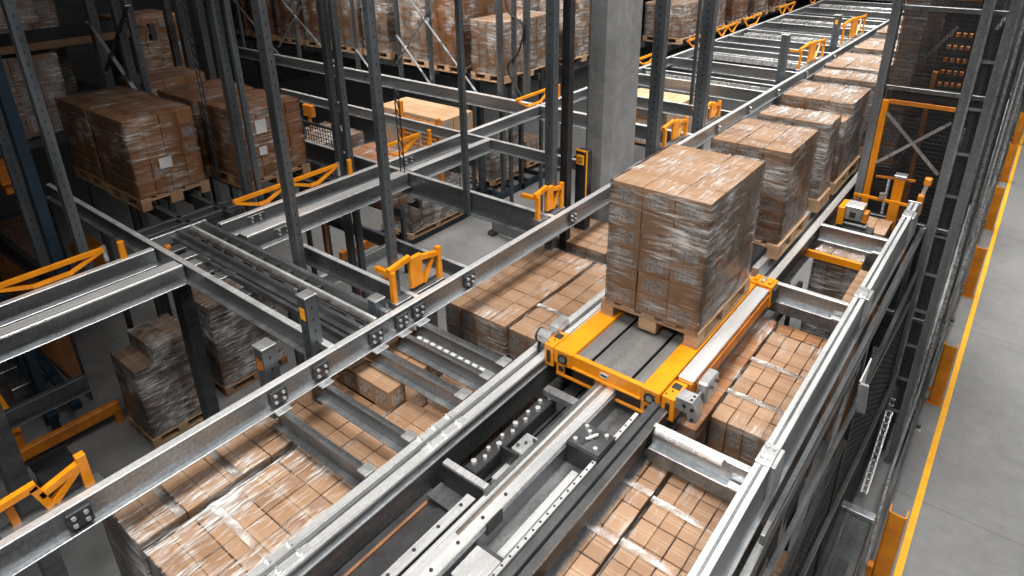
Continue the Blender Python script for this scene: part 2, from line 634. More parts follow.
# double rail (left side of the aisle)
t = thing('aisle_rail', 'bright double-topped steel rail left of the open aisle pit, under the shuttle wheels', 'rail', (-2.56, 8, 3.4), 'aisle rails')
part(t, 'outer_profile', B().box(-2.662, -2.602, -.6, 30, 3.20, 3.39, .004), 'bright')
part(t, 'groove', B().box(-2.602, -2.562, -.6, 30, 3.235, 3.38), 'dark')
part(t, 'inner_profile', B().box(-2.562, -2.492, -.6, 30, 3.20, 3.385, .004), 'bright')
part(t, 'web', B().box(-2.492, -2.478, -.6, 30, 3.205, 3.40), 'dull')
part(t, 'foot_lip', B().box(-2.49, -2.462, -.6, 30, 3.262, 3.275, .002), 'galv')
part(t, 'lower_web', B().box(-2.50, -2.466, -.6, 30, 3.275, 3.46), 'dull')
for y in (1.15, 2.42, 3.75):
    for xx in (-2.655, -2.56):
        bracket(t, xx, xx + .05, y - .2, y + .2, 3.192, 3.199, 'z', 3, 'bright')
# right rail
t = thing('aisle_rail', 'dark steel rail on the right edge of the open aisle pit, beside the cartons', 'rail', (-1.5, 8, 3.4), 'aisle rails')
part(t, 'near_flange', B().box(-1.555, -1.50, -.6, 3.47, 3.12, 3.14, .003), 'dark')  # shadow on the near end is put into the dark steel colour
part(t, 'near_step', B().box(-1.50, -1.44, -.6, 3.47, 3.155, 3.175, .003), 'dark')
part(t, 'edge', B().box(-1.447, -1.437, -.6, 3.47, 3.15, 3.16), 'worn')
part(t, 'far_flange', B().box(-1.50, -1.43, 5.5, 30, 3.10, 3.115, .003), 'bright')
part(t, 'web', B().box(-1.54, -1.50, -.6, 30, 3.14, 3.40), 'dark')
part(t, 'side_channel', B().box(-1.50, -1.45, -.6, 30, 3.16, 3.30, .004), 'dark')
part(t, 'foot_lip', B().box(-1.56, -1.44, -.6, 30, 3.40, 3.415, .003), 'galv')
part(t, 'inner_strip', B().box(-1.60, -1.56, -.6, 3.42, 3.24, 3.30), 'dull')

# right main beam
t = beam('main_beam', 'y', -.77, -.685, -.6, 7.95, 3.0, 3.36, .02, 'tall galvanised beam right of the aisle, next to the rack uprights and grey floor', 'galv')
RB = t
part(t, 'rib', B().box(-.735, -.718, -.6, 7.95, 2.994, 3.0), 'dull')
for y in (3.32, 5.62, 7.6):
    bracket(t, -.775, -.68, y - .1, y + .1, 2.988, 2.996, 'z', 2, 'motor')
    part(t, 'joint_strap', B().box(-.69, -.655, y - .08, y + .1, 3.0, 3.28, .004), 'motor')
part(t, 'end_plate', B().box(-.79, -.66, 7.95, 7.965, 2.98, 3.38, .003), 'motor')

# ---- cross bars of the front bay (between main beam and aisle rail)
bars = [(1.875, 1.926, 'nearest dark cross bar over the shiny wrapped cartons at lower left'),
        (2.243, 2.288, 'second dark cross bar from the front, in front of the sunken carton steps'),
        (2.76, 2.83, 'third cross bar from the front, between the two raised rows of cartons'),
        (3.035, 3.085, 'cross bar with a row of white rollers just in front of the tall brown load'),
        (3.23, 3.30, 'farthest cross bar of the front bay, touching the face of the big brown loads')]
for i, (y0, y1, lab) in enumerate(bars):
    t = beam('cross_bar', 'x', y0, y1, -3.64, -2.665, 3.2, 3.325, .045, lab, 'galvx' if i else 'dull', 'cross bars of the front bay', 'cross bar', -1)
    part(t, 'end_gusset', B().prism([(y1, 3.202), (y1 + .1, 3.202), (y1 + .05, 3.215 + .0), (y1, 3.26)], 'x', -3.61, -3.6), 'dull')
    part(t, 'end_bracket', B().box(-3.64, -3.56, y0 - .03, y1 + .03, 3.186, 3.199, .003), 'motor')
    part(t, 'end_bracket', B().box(-2.75, -2.667, y0 - .02, y1 + .02, 3.186, 3.199, .003), 'motor')
    if i == 3:
        for k in range(11):
            x = -3.5 + k * .075
            part(t, 'roller', B().cyl((x, 3.12, 3.235), (x + .045, 3.12, 3.235), .022, 10), 'label', 'white roller')

# ---- cross bars of the right bay
for (y0, y1, lab, far) in ((3.235, 3.275, 'double cross bar in front of the yellow shuttle at the right, above the lower cartons', 0),
                      (5.525, 5.575, 'double cross bar behind the shuttle corner in the right bay', 1),
                      (7.02, 7.07, 'far double cross bar just in front of the small silver motor box', 2)):
    t = beam('cross_bar', 'x', y0, y1, -1.43, -.78, 3.1, 3.262, .05, lab, 'galvx', 'cross bars of the right bay', 'cross bar', -1)
    part(t, 'lower_web', B().box(-1.43, -.78, y0 - .047, y1 - .01, 3.262, 3.36), 'dull')
    part(t, 'end_bracket', B().box(-.93, -.775, y0 - .02, y0 + .03, 3.088, 3.099, .003), 'bright')
    part(t, 'end_bracket', B().box(-.90, -.78, y0 - .06, y0 - .005, 3.23, 3.249, .003), 'bright')
    if far == 0:
        part(t, 'round_bar', B().cyl((-1.40, y0 - .02, 3.115), (-.95, y0 - .02, 3.115), .025, 10), 'bright')

# ================================================================== AISLE PIT
t = thing('perforated_rail', 'bright perforated strip rail in the middle of the aisle pit', 'rail', (-2.06, 1, 3.3), 'pit rails')
part(t, 'strip', B().box(-2.09, -2.025, -.6, 2.15, 3.20, 3.215, .003), 'bright')
part(t, 'web', B().box(-2.085, -2.06, -.6, 2.15, 3.215, 3.42), 'dull')
for k in range(10):
    y = .35 + k * .19
    part(t, 'bolt', B().cyl((-2.06, y, 3.20), (-2.06, y, 3.194), .011, 8), 'black')
t = thing('guide_rail', 'broad bright rail with rust-worn edge running under the shuttle from lower centre', 'rail', (-1.96, 2.5, 3.3), 'pit rails')
part(t, 'head', B().box(-2.01, -1.985, 2.2, 5.6, 3.185, 3.3, .004), 'dull', 'rust worn rail edge')
part(t, 'flange', B().box(-1.985, -1.86, -.6, 5.6, 3.20, 3.22, .003), 'bright')
part(t, 'near_strip', B().box(-2.005, -1.985, -.6, 2.2, 3.20, 3.24, .003), 'bright')
part(t, 'web', B().box(-1.97, -1.95, -.6, 5.6, 3.22, 3.46), 'dull')
part(t, 'upper_lip', B().box(-1.955, -1.93, 1.9, 5.6, 3.188, 3.2), 'worn')
for k in range(9):
    y = .6 + k * .21
    part(t, 'bolt', B().cyl((-1.90, y, 3.20), (-1.90, y, 3.193), .011, 8), 'black')
t = thing('cable_channel', 'open grey steel trough in the aisle pit, under the black bolted plate', 'channel', (-1.7, 2, 3.4))
part(t, 'left_wall', B().box(-1.86, -1.845, -.6, 5.6, 3.22, 3.36), 'dull')
part(t, 'base', B().box(-1.845, -1.62, -.6, 5.6, 3.345, 3.36), 'dull')
part(t, 'inner_strip', B().box(-1.755, -1.705, -.6, 2.78, 3.315, 3.345, .003), 'alu')
part(t, 'perforated_edge', B().box(-1.645, -1.615, -.6, 3.4, 3.215, 3.36, .003), 'bright')
for k in range(34):
    y = 1.0 + k * .07
    part(t, 'rivet', B().cyl((-1.63, y, 3.216), (-1.63, y, 3.212), .008, 6), 'black')
for y in (1.95, 2.85):
    part(t, 'divider', B().box(-1.845, -1.645, y, y + .02, 3.25, 3.345), 'dark')
b = B().box(-1.83, -1.66, 1.72, 1.94, 3.235, 3.25, .004)
part(t, 'bright_cover', b, 'bright')
part(t, 'clip', B().box(-1.845, -1.83, 2.03, 2.17, 3.17, 3.26, .004), 'black')
t = thing('bolted_plate', 'square black plate with silver bolts on the pit trough, before the shuttle', 'plate', (-1.72, 2.94, 3.345))
part(t, 'body', B().box(-1.85, -1.60, 2.84, 3.06, 3.18, 3.344, .008), 'black')
part(t, 'top_plate', B().box(-1.845, -1.605, 2.845, 3.055, 3.165, 3.18, .004), 'dark')
for (u, v) in ((-1.80, 2.88), (-1.80, 3.02), (-1.76, 2.99), (-1.65, 2.88), (-1.65, 3.02), (-1.725, 2.95)):
    part(t, 'bolt', B().cyl((u, v, 3.165), (u, v, 3.148), .015, 8), 'alu')
part(t, 'slot', B().box(-1.755, -1.735, 2.87, 2.94, 3.160, 3.166), 'rubber')
part(t, 'slot', B().box(-1.71, -1.69, 2.96, 3.03, 3.160, 3.166), 'rubber')
part(t, 'pin', B().cyl((-1.74, 2.91, 3.15), (-1.70, 2.99, 3.15), .012, 8), 'alu')

t = thing('pit_tray', 'black steel trays at the bottom of the aisle pit, lower centre', 'tray', (-2.28, 2, 3.55))
part(t, 'left_tray', B().box(-2.46, -2.30, -.6, 2.2, 3.44, 3.455), 'black')
part(t, 'rust_edge', B().box(-2.405, -2.385, -.6, 2.1, 3.425, 3.44), 'rust', 'rust brown edge strip')
part(t, 'mid_tray', B().box(-2.30, -2.19, -.6, 5.6, 3.41, 3.455), 'black')
part(t, 'right_tray', B().box(-2.18, -2.085, -.6, 5.6, 3.42, 3.455), 'dark')
part(t, 'ridge', B().box(-2.19, -2.18, -.6, 2.2, 3.395, 3.455), 'dull')
for y in (.4, 3.0, 5.3):
    part(t, 'leg', B().box(-2.26, -2.20, y - .03, y + .03, 3.455, 6.8), 'dark')
t = thing('bolted_chain_bar', 'black bar studded with silver bolts lying in the aisle pit', 'bar', (-2.26, 2.8, 3.41))
part(t, 'bar', B().box(-2.31, -2.21, 2.36, 3.26, 3.29, 3.405, .006), 'black')
for k in range(12):
    y = 2.42 + k * .073
    x = -2.26 + (.014 if k % 2 else -.018)
    part(t, 'bolt', B().cyl((x, y, 3.29), (x, y, 3.268), .015 if k % 3 else .02, 8), 'alu')
t = thing('pit_block', 'small grey bracket block beside the black bolted bar in the pit', 'bracket', (-2.13, 2.76, 3.42))
part(t, 'block', B().box(-2.18, -2.08, 2.68, 2.86, 3.30, 3.419, .006), 'motor')
part(t, 'side_plate', B().box(-2.16, -2.10, 2.45, 2.67, 3.36, 3.419, .004), 'bright')
for k in range(3):
    part(t, 'bolt', B().cyl((-2.15 + .03 * k, 2.72 + .05 * k, 3.30), (-2.15 + .03 * k, 2.72 + .05 * k, 3.286), .011, 8), 'dark')
t = thing('u_bracket', 'grey steel U bracket bridging the aisle pit near the lower centre', 'bracket', (-2.2, 2.25, 3.41))
part(t, 'near_plate', B().box(-2.38, -2.03, 2.235, 2.285, 3.20, 3.38, .004), 'bright')
part(t, 'dark_face', B().box(-2.37, -2.035, 2.228, 2.235, 3.215, 3.38), 'black')
part(t, 'base_plate', B().box(-2.40, -2.02, 2.10, 2.235, 3.375, 3.39, .003), 'dull')
part(t, 'side_plate', B().box(-2.06, -2.03, 2.285, 2.62, 3.26, 3.38, .003), 'galv')
part(t, 'back_plate', B().box(-2.21, -2.06, 2.6, 2.62, 3.24, 3.38, .003), 'black')
t = thing('pit_cross_tie', 'short pale steel tie across the pit right under the shuttle front', 'tie', (-2.16, 3.24, 3.42))
part(t, 'tie', B().box(-2.30, -2.02, 3.21, 3.28, 3.22, 3.28, .004), 'galv')
for x in (-2.30, -2.04):
    part(t, 'foot', B().box(x, x + .02, 3.21, 3.28, 3.28, 3.41), 'dark')

# ================================================================== SHUTTLE
t = thing('pallet_shuttle', 'yellow pallet shuttle with dark deck carrying the tall wrapped load', 'shuttle', (-1.95, 4.45, 3.3))
SH = t
for nm, x0, x1 in (('left', -2.392, -2.225), ('right', -1.655, -1.512)):
    part(t, 'side_bar', B().box(x0, x1, 3.48, 5.42, 3.05, 3.18, .006), 'orange')
    part(t, 'side_skirt', B().box(x0 + .01, x1 - .01, 3.50, 5.42, 3.18, 3.27), 'orangew')
fb = part(t, 'front_bar', B().box(-2.225, -1.655, 3.485, 3.525, 3.052, 3.165, .005), 'orange')
part(t, 'front_ledge', B().box(-2.225, -1.655, 3.47, 3.49, 3.15, 3.168, .003), 'orange')
# lower front frame with two dark windows
part(t, 'lower_front', B().box(-2.36, -1.53, 3.50, 3.515, 3.165, 3.285), 'black')
part(t, 'lower_rail', B().box(-2.37, -1.52, 3.482, 3.50, 3.262, 3.285, .003), 'orange')
for x0, x1 in ((-2.37, -2.30), (-2.03, -1.87), (-1.65, -1.52)):
    part(t, 'front_web', B().box(x0, x1, 3.486, 3.502, 3.165, 3.27, .003), 'orange')
for x in (-2.31, -1.585):
    r = part(t, 'round_port', B().cyl((x, 3.481, 3.12), (x, 3.472, 3.12), .042, 20), 'rubber')
    part(r, 'lens', B().cyl((x, 3.472, 3.12), (x, 3.468, 3.12), .024, 16), 'deck')
    for k in range(4):
        a = math.pi / 4 + k * math.pi / 2
        part(r, 'screw', B().cyl((x + .052 * math.cos(a), 3.481, 3.12 + .052 * math.sin(a)), (x + .052 * math.cos(a), 3.475, 3.12 + .052 * math.sin(a)), .005, 6), 'black')
for x in (-2.325, -1.60, -1.545):
    part(t, 'square_port', B().box(x - .02, x + .02, 3.476, 3.486, 3.195, 3.235, .003), 'rubber')
bd = part(t, 'badge', B().box(-1.985, -1.915, 3.478, 3.4845, 3.085, 3.125), 'label', 'small pale maker badge')
part(bd, 'badge_print', B().box(-1.975, -1.925, 3.476, 3.4778, 3.097, 3.112), 'ink')
# deck plates
for x0, x1 in ((-2.225, -2.112), (-2.088, -1.775), (-1.752, -1.656)):
    part(t, 'deck_plate', B().box(x0, x1, 3.526, 5.42, 3.085, 3.10, .002), 'deck')
part(t, 'under_deck', B().box(-2.225, -1.655, 3.53, 5.42, 3.13, 3.24), 'black')
part(t, 'rear_bar', B().box(-2.39, -1.512, 5.42, 5.46, 3.06, 3.26, .005), 'orange')
# end blocks
for s, x0, x1 in ((-1, -2.49, -2.402), (1, -1.502, -1.405)):
    bl = part(t, 'end_block', B().box(x0, x1, 3.49, 3.70, 3.055, 3.245, .006), 'orange')
    part(bl, 'slot', B().box((x0 + x1) / 2 - .016, (x0 + x1) / 2 + .016, 3.482, 3.49, 3.10, 3.21, .002), 'rubber')
    part(bl, 'notch', B().box((x0 + x1) / 2 - .03, (x0 + x1) / 2 + .03, 3.60, 3.66, 3.047, 3.056, .002), 'rubber')
    for k in range(3):
        part(bl, 'screw', B().cyl((x0 + .02 + .025 * k, 3.52 + .05 * k, 3.056), (x0 + .02 + .025 * k, 3.52 + .05 * k, 3.049), .007, 6), 'black')
# silver drive brackets on the right end
dr = part(t, 'drive_bracket', B().prism([(-1.40, 3.02), (-1.285, 3.02), (-1.255, 3.06), (-1.245, 3.17), (-1.30, 3.18), (-1.315, 3.12), (-1.40, 3.11)], 'y', 3.49, 3.60), 'motor')
for (x, h_) in ((-1.335, 3.04), (-1.28, 3.05), (-1.275, 3.13)):
    part(dr, 'socket', B().cyl((x, 3.491, h_ + .02), (x, 3.482, h_ + .02), .014, 10), 'black')
for y in (3.52, 3.565):
    part(dr, 'socket', B().cyl((-1.30, y, 3.022), (-1.30, y, 3.015), .010, 10), 'black')
dp = part(t, 'drive_plate', B().box(-1.33, -1.25, 3.66, 3.86, 2.965, 3.13, .012), 'motor')
for k in range(4):
    part(dp, 'hole', B().cyl((-1.252, 3.70 + .045 * k, 3.0 + .035 * (k % 2)), (-1.246, 3.70 + .045 * k, 3.0 + .035 * (k % 2)), .012, 10), 'black')
part(t, 'drive_shaft', B().cyl((-1.30, 3.58, 3.06), (-1.30, 3.70, 3.06), .03, 12), 'dull')
# left motor cap
mo = part(t, 'motor_cap', B().cyl((-2.60, 3.60, 3.08), (-2.49, 3.60, 3.08), .055, 18), 'motor')
part(mo, 'cap_box', B().box(-2.555, -2.46, 3.64, 3.80, 2.985, 3.07, .012), 'motor')
part(mo, 'end_ring', B().cyl((-2.615, 3.60, 3.085), (-2.60, 3.60, 3.085), .062, 18), 'black')
part(mo, 'cable', B().bar((-2.61, 3.60, 3.12), (-2.60, 3.56, 3.22), .02), 'rubber')
part(mo, 'cover_strip', B().box(-2.44, -2.40, 3.70, 5.3, 3.045, 3.06, .003), 'alu')
# silver topped guard on the right
sg = part(t, 'side_guard', B().box(-1.495, -1.385, 3.72, 5.30, 3.062, 3.20, .005), 'orangew')
part(sg, 'silver_cover', B().box(-1.497, -1.383, 3.735, 5.28, 3.045, 3.062, .003), 'alu')
part(sg, 'worn_panel', B().box(-1.384, -1.376, 3.80, 5.28, 3.10, 3.20), 'orangew')
# rear right end
rb = part(t, 'rear_block', B().box(-1.56, -1.37, 5.31, 5.47, 3.03, 3.24, .006), 'orange')
part(rb, 'sensor', B().box(-1.375, -1.345, 5.33, 5.45, 3.06, 3.19, .004), 'rubber')
for k in range(3):
    part(rb, 'tab', B().box(-1.54 + .06 * k, -1.51 + .06 * k, 5.34, 5.42, 3.005, 3.03, .004), 'orange' if k != 1 else 'motor')
for x in (-2.56, -2.42):
    for y in (3.62, 5.3):
        pass

# ================================================================== LOADS
# -- load on the shuttle and the row behind it
pallet(-2.36, -1.52, 4.10, 5.17, 3.05, 'pale wooden pallet on the yellow shuttle under the tall wrapped load')
load(-2.315, -1.535, 4.10, 5.14, 2.906, 1.86, (3, 4, 6), 'tall film-wrapped carton load in the centre, riding on the yellow shuttle', 'box', 'film')
row = [(-2.27, -1.54, 5.88, 6.72, 2.00, (3, 4, 6), 'wrapped carton load directly behind the tall load on the shuttle'),
       (-2.29, -1.55, 7.20, 7.62, 2.07, (4, 2, 6), 'narrow wrapped load, second behind the shuttle load, four cartons across'),
       (-2.33, -1.545, 7.82, 8.92, 2.05, (3, 4, 6), 'stepped wrapped load, third behind the shuttle load, lower cartons along its front'),
       (-2.32, -1.55, 9.32, 9.78, 2.05, (4, 2, 6), 'narrow wrapped load, fourth behind the shuttle load, left of the mesh tower'),
       (-2.33, -1.60, 9.85, 10.95, 2.02, (3, 4, 5), 'wrapped load, fifth behind the shuttle load, partly hidden by the grey tower post'),
       (-2.34, -1.60, 11.5, 12.5, 2.03, (3, 4, 5), 'wrapped load, sixth behind the shuttle load, beside the second orange gate'),
       (-2.34, -1.60, 13.0, 14.0, 2.0, (3, 3, 5), 'wrapped load, seventh behind the shuttle load, far up the aisle row'),
       (-2.34, -1.60, 14.6, 15.6, 2.0, (3, 3, 5), 'wrapped load, eighth behind the shuttle load, near the far end of the row'),
       (-2.34, -1.60, 16.2, 17.2, 2.0, (3, 3, 4), 'wrapped load, ninth behind the shuttle load, near the top edge of the picture'),
       (-2.34, -1.60, 17.8, 18.8, 2.0, (3, 3, 4), 'wrapped load, farthest in the row behind the shuttle load')]
for i, (x0, x1, y0, y1, ht, n, lab) in enumerate(row):
    st = {(a, 0): 5 for a in range(3)} if i == 2 else None
    load(x0, x1, y0, y1, 2.906, ht, n, lab, 'box', 'filmh' if i else 'film', 'loads in a row behind the shuttle', st)
    pallet(x0 - .03, x1 + .03, y0 - .02, y1 + .02, 3.05, 'wooden pallet under the ' + lab.replace('wrapped carton load ', 'load ').replace('wrapped load', 'load').split(',')[0] +
           (lambda q: ',' + q[1] if len(q) > 1 and i not in (0,) else '')(lab.split(',')), 'wood', 'pallets in the row behind the shuttle')
# -- front bay, lower level
load(-4.12, -3.50, .82, 2.0, 4.9, 3.40, (5, 4, 8), 'low wrapped load against the main beam at lower left, most glossy film on top', 'box', 'filmh', 'loads below the front bay', None, True, (.22, .55))
load(-3.42, -2.64, .82, 2.0, 4.9, 3.40, (5, 4, 8), 'low wrapped load beside the bright aisle rail at lower left, under shiny film', 'box', 'filmh', 'loads below the front bay', None, True, (.35,))
load(-4.06, -3.285, 2.05, 3.30, 4.9, 3.34, (4, 7, 8), 'stepped carton load under the dark cross bars, upper cartons left standing in a row', 'box', None, 'loads below the front bay',
     {(a, j): 7 for a in range(4) for j in (0, 1, 2, 4)})
load(-3.265, -2.64, 2.05, 3.30, 4.9, 3.5, (3, 7, 8), 'flat-topped carton load beside the aisle rail, right of the stepped cartons', 'box', 'films', 'loads below the front bay', {(a, 4): 7 for a in range(3)})
load(-4.02, -3.285, 3.98, 5.52, 4.9, 3.5, (4, 8, 6), 'long pale-topped carton load left of the shuttle, against the main beam', 'box', 'films', 'loads below the front bay')
load(-3.245, -2.64, 3.99, 5.52, 4.9, 3.5, (3, 6, 6), 'long carton load close against the left end of the shuttle', 'box', 'films', 'loads below the front bay', None, True, (.3,))
load(-4.02, -3.285, 5.75, 6.45, 4.9, 3.5, (3, 5, 6), 'low wrapped load between main beam and pillar foot, left of the tall load', 'box', 'film', 'loads below the front bay')
load(-3.245, -2.64, 5.75, 6.9, 4.9, 3.5, (3, 5, 6), 'low wrapped load just behind the left corner of the tall load', 'box', 'film', 'loads below the front bay')
for k, y in enumerate((7.3, 8.7, 10.2)):
    load(-3.6, -2.7, y, y + 1.1, 4.9, 3.4, (3, 4, 5), 'low carton load below the main beam, %s behind the tall load' % ('first', 'second', 'third')[k], 'box', 'film', 'loads below the front bay')
# -- right bay, lower level
load(-2.05, -1.29, 2.13, 3.31, 4.9, 3.40, (6, 5, 6), 'carton load at bottom centre with clear film ridges, left of the dark gap', 'box', 'films', 'loads below the right bay', None, True, (.35, .72))
load(-1.26, -.80, 2.10, 3.31, 4.9, 3.40, (4, 7, 6), 'carton load at bottom centre against the tall right beam, bands of film crossing', 'box', 'films', 'loads below the right bay', None, True, (.38, .7))
load(-2.05, -1.305, 3.68, 5.40, 4.9, 3.40, (4, 5, 6), 'low carton load under the right side of the shuttle', 'boxd', 'films', 'loads below the right bay')
load(-1.285, -.80, 3.89, 5.22, 4.9, 3.40, (4, 7, 6), 'pale-topped carton load right of the shuttle beside the tall beam', 'box', 'films', 'loads below the right bay', None, True, (.25, .62))
load(-1.30, -.80, 5.34, 5.50, 4.9, 3.47, (4, 1, 6), 'narrow strip of cartons behind the pale load right of the shuttle', 'boxd', None, 'loads below the right bay')
load(-1.39, -.94, 6.80, 6.98, 4.9, 3.30, (3, 1, 4), 'dark wrapped load under the orange stop bar in the right bay', 'boxg', 'filmh', 'loads below the right bay')
single('stop_bar', B().box(-1.495, -.93, 6.72, 6.76, 3.28, 3.36, .004), 'orange', 'orange stop bar across the dark pit of the right bay', 'bar')
load(-.925, -.80, 5.95, 6.65, 4.9, 3.30, (1, 5, 6), 'thin carton column squeezed against the tall beam in the right bay', 'box', None, 'loads below the right bay')
load(-1.32, -.90, 7.60, 8.05, 4.9, 3.30, (3, 2, 5), 'pale carton load below the small silver motor box', 'boxl', 'film', 'loads below the right bay')
# -- upper left row
ul = [(-8.36, -7.49, 2.78, 3.55, 2.01, (3, 4, 5), 'boxd', 'brown wrapped load, nearest of the dim upper-left group, white label on its side'),
      (-9.33, -8.46, 2.80, 3.58, 2.03, (3, 4, 5), 'boxd', 'brown wrapped load at upper left, behind the labelled one to its left'),
      (-7.86, -6.98, 3.82, 4.62, 2.07, (3, 4, 6), 'boxd', 'brown wrapped load crossed by two dark uprights, next to the orange frame'),
      (-8.83, -7.95, 3.80, 4.62, 2.07, (3, 3, 6), 'boxd', 'brown wrapped load between the labelled load and the one with uprights'),
      (-10.22, -9.5, 3.9, 4.8, 2.10, (3, 3, 6), 'boxd', 'brown wrapped load farthest left of the second upper-left row')]
for i, (x0, x1, y0, y1, ht, n, m, lab) in enumerate(ul):
    o = load(x0, x1, y0, y1, 2.906, ht, n, lab, m, 'films', 'dim loads at upper left')
    pallet(x0 - .02, x1 + .02, y0 - .01, y1 + .02, 3.05, 'wooden pallet under the ' + lab.replace('wrapped ', '').split(', white')[0], 'woodd', 'pallets at upper left', 'x')
    if i == 0:
        part(o, 'label_sheet', B().box(x1 + .010, x1 + .016, y0 + .28, y0 + .42, 2.50, 2.62), 'label')
    if i == 2:
        part(o, 'label_sheet', B().box(x1 + .010, x1 + .016, y0 + .17, y0 + .31, 2.20, 2.36), 'label')
        part(o, 'label_sheet', B().box(x1 + .010, x1 + .016, y0 + .17, y0 + .27, 2.52, 2.62), 'label')
load(-13.2, -12.1, 4.98, 5.9, 2.906, 1.6, (3, 4, 6), 'tall brown wrapped load at the back of the upper-left corner', 'boxd', 'film', 'dim loads at upper left')
load(-12.2, -11.1, 2.3, 3.5, 2.906, 1.78, (3, 4, 3), 'dim load on the rack shelf at the far upper left, pale labels on it', 'boxg', 'film', 'loads on the dim rack')
load(-12.2, -11.1, 2.0, 3.4, 1.35, .35, (3, 4, 4), 'grey wrapped load above the shelf beam at the far upper left', 'boxg', 'filmh', 'loads on the dim rack')
load(-14.4, -13.4, 3.2, 4.4, 2.906, .9, (3, 3, 6), 'dim brown load behind the crossed braces at upper left', 'boxg', 'film', 'loads on the dim rack')
# -- back row behind the far beam
back = [(-8.75, -7.95, 9.76, 11.35, 1.91, (4, 6, 6), 'box', 'wrapped load with double pallet at the right end of the back row'),
        (-9.95, -9.15, 9.9, 11.0, 1.5, (4, 4, 6), 'boxd', 'tall wrapped load left of the corner load in the back row'),
        (-11.0, -10.15, 9.95, 11.0, 1.45, (4, 4, 7), 'box', 'tall wrapped load behind the crossing braces in the back row'),
        (-12.35, -11.5, 10.1, 11.1, 1.4, (3, 4, 7), 'box', 'orange-brown wrapped load right of the dark gap in the back row'),
        (-13.35, -12.5, 10.1, 11.1, 1.35, (3, 4, 7), 'box', 'orange-brown wrapped load with smooth front in the back row'),
        (-14.5, -13.6, 10.05, 11.1, 1.4, (3, 4, 7), 'boxd', 'wrapped load behind the left crossed brace of the back row'),
        (-15.6, -14.7, 10.0, 11.1, 1.4, (3, 4, 7), 'boxd', 'wrapped load with darker cartons left in the back row'),
        (-16.8, -15.85, 10.0, 11.1, 1.5, (3, 4, 7), 'boxd', 'brown wrapped load farthest left in the back row'),
        (-18.1, -17.1, 10.0, 11.1, 1.5, (3, 4, 7), 'boxd', 'dim wrapped load at the left edge of the back row'),
        (-8.6, -7.85, 11.8, 13.0, 1.75, (3, 4, 6), 'box', 'wrapped load behind the corner load, right of the thin uprights'),
        (-8.6, -7.85, 13.3, 14.6, 1.7, (3, 4, 6), 'boxd', 'wrapped load left of the concrete pillar in the back row'),
        (-7.95, -6.97, 15.3, 16.4, 2.12, (4, 4, 5), 'box', 'wrapped load just right of the concrete pillar at the top'),
        (-7.95, -7.0, 16.9, 18.1, 1.9, (4, 4, 6), 'box', 'wrapped load second to the right of the pillar at the top'),
        (-7.95, -7.0, 18.6, 19.8, 1.9, (4, 4, 6), 'boxd', 'dark wrapped load third to the right of the pillar at the top'),
        (-7.95, -7.0, 20.3, 21.5, 1.9, (4, 4, 6), 'box', 'wrapped load fourth to the right of the pillar at the top'),
        (-7.95, -7.0, 22.0, 23.2, 1.9, (3, 3, 6), 'boxd', 'wrapped load fifth to the right of the pillar at the top'),
        (-7.95, -7.0, 23.8, 25.0, 1.9, (3, 3, 6), 'box', 'wrapped load sixth to the right of the pillar, by the top edge'),
        (-9.6, -8.9, 11.7, 12.9, 1.2, (3, 3, 7), 'boxd', 'tall load standing behind the braced uprights of the back row'),
        (-11.0, -10.1, 11.7, 12.9, 1.2, (3, 3, 7), 'boxd', 'tall load in the second rank of the back row, left of the brace')]
for i, (x0, x1, y0, y1, ht, n, m, lab) in enumerate(back):
    load(x0, x1, y0, y1, 2.906, ht, n, lab, m, 'films' if i % 3 == 1 else 'film', 'loads in the back row')
    if i < 16:
        pallet(x0 - .02, x1 + .02, y0 - .01, y1 + .02, 3.05, 'wooden pallet under the ' + lab.replace('wrapped ', ''), 'wood', 'pallets in the back row', 'x')
# -- pale low loads on the sunken level
load(-9.0, -7.38, 7.50, 8.22, 3.9, 3.12, (6, 3, 3), 'low pale carton load without film on the far sunken lane, left of centre', 'boxl', None, 'pale low loads')
load(-6.0, -4.86, 10.42, 11.55, 3.9, 3.2, (4, 4, 3), 'low pale carton load just right of the concrete pillar', 'boxl', None, 'pale low loads')
load(-8.4, -7.3, 6.1, 6.9, 4.2, 3.5, (4, 3, 3), 'dark wrapped cartons below the far lane, under the pale low load', 'boxd', 'film', 'sunken dark loads')
load(-9.7, -8.7, 6.0, 6.9, 4.2, 3.4, (4, 3, 3), 'dim wrapped cartons left of the yellow lit frame, mid left', 'boxg', 'filmh', 'sunken dark loads')
# -- floor level loads
load(-9.13, -8.42, 2.52, 3.35, 6.656, 5.32, (3, 3, 6), 'grey-brown wrapped load on the hall floor at left, stepped corner', 'boxg', 'filmh', 'loads on the hall floor', {(0, 0): 5, (1, 0): 5, (2, 0): 5})
pallet(-9.2, -8.40, 2.50, 3.36, 6.80, 'pallet on the bare floor at left under the stepped grey load', 'wood', 'pallets on the hall floor')
load(-9.4, -8.62, 3.72, 4.75, 6.656, 5.25, (3, 4, 6), 'silvery wrapped load on the hall floor behind the dark column, lower left', 'boxg', 'filmh', 'loads on the hall floor')
pallet(-9.45, -8.58, 3.70, 4.78, 6.80, 'pallet on the floor under the silvery load behind the dark column', 'woodd', 'pallets on the hall floor')
load(-10.9, -9.98, 8.95, 10.6, 6.5, 5.35, (4, 5, 5), 'wrapped load on the blue floor conveyor below the middle beams', 'boxg', 'filmh', 'loads on the floor conveyor')
pallet(-10.95, -9.96, 8.92, 10.62, 6.65, 'pallet on the blue floor conveyor below the middle beams', 'wood', 'pallets on the floor conveyor')
load(-11.4, -10.55, 12.4, 13.55, 6.5, 5.5, (3, 4, 5), 'wrapped load on the floor behind the twin columns below the far beam', 'boxg', 'filmh', 'loads on the floor conveyor')
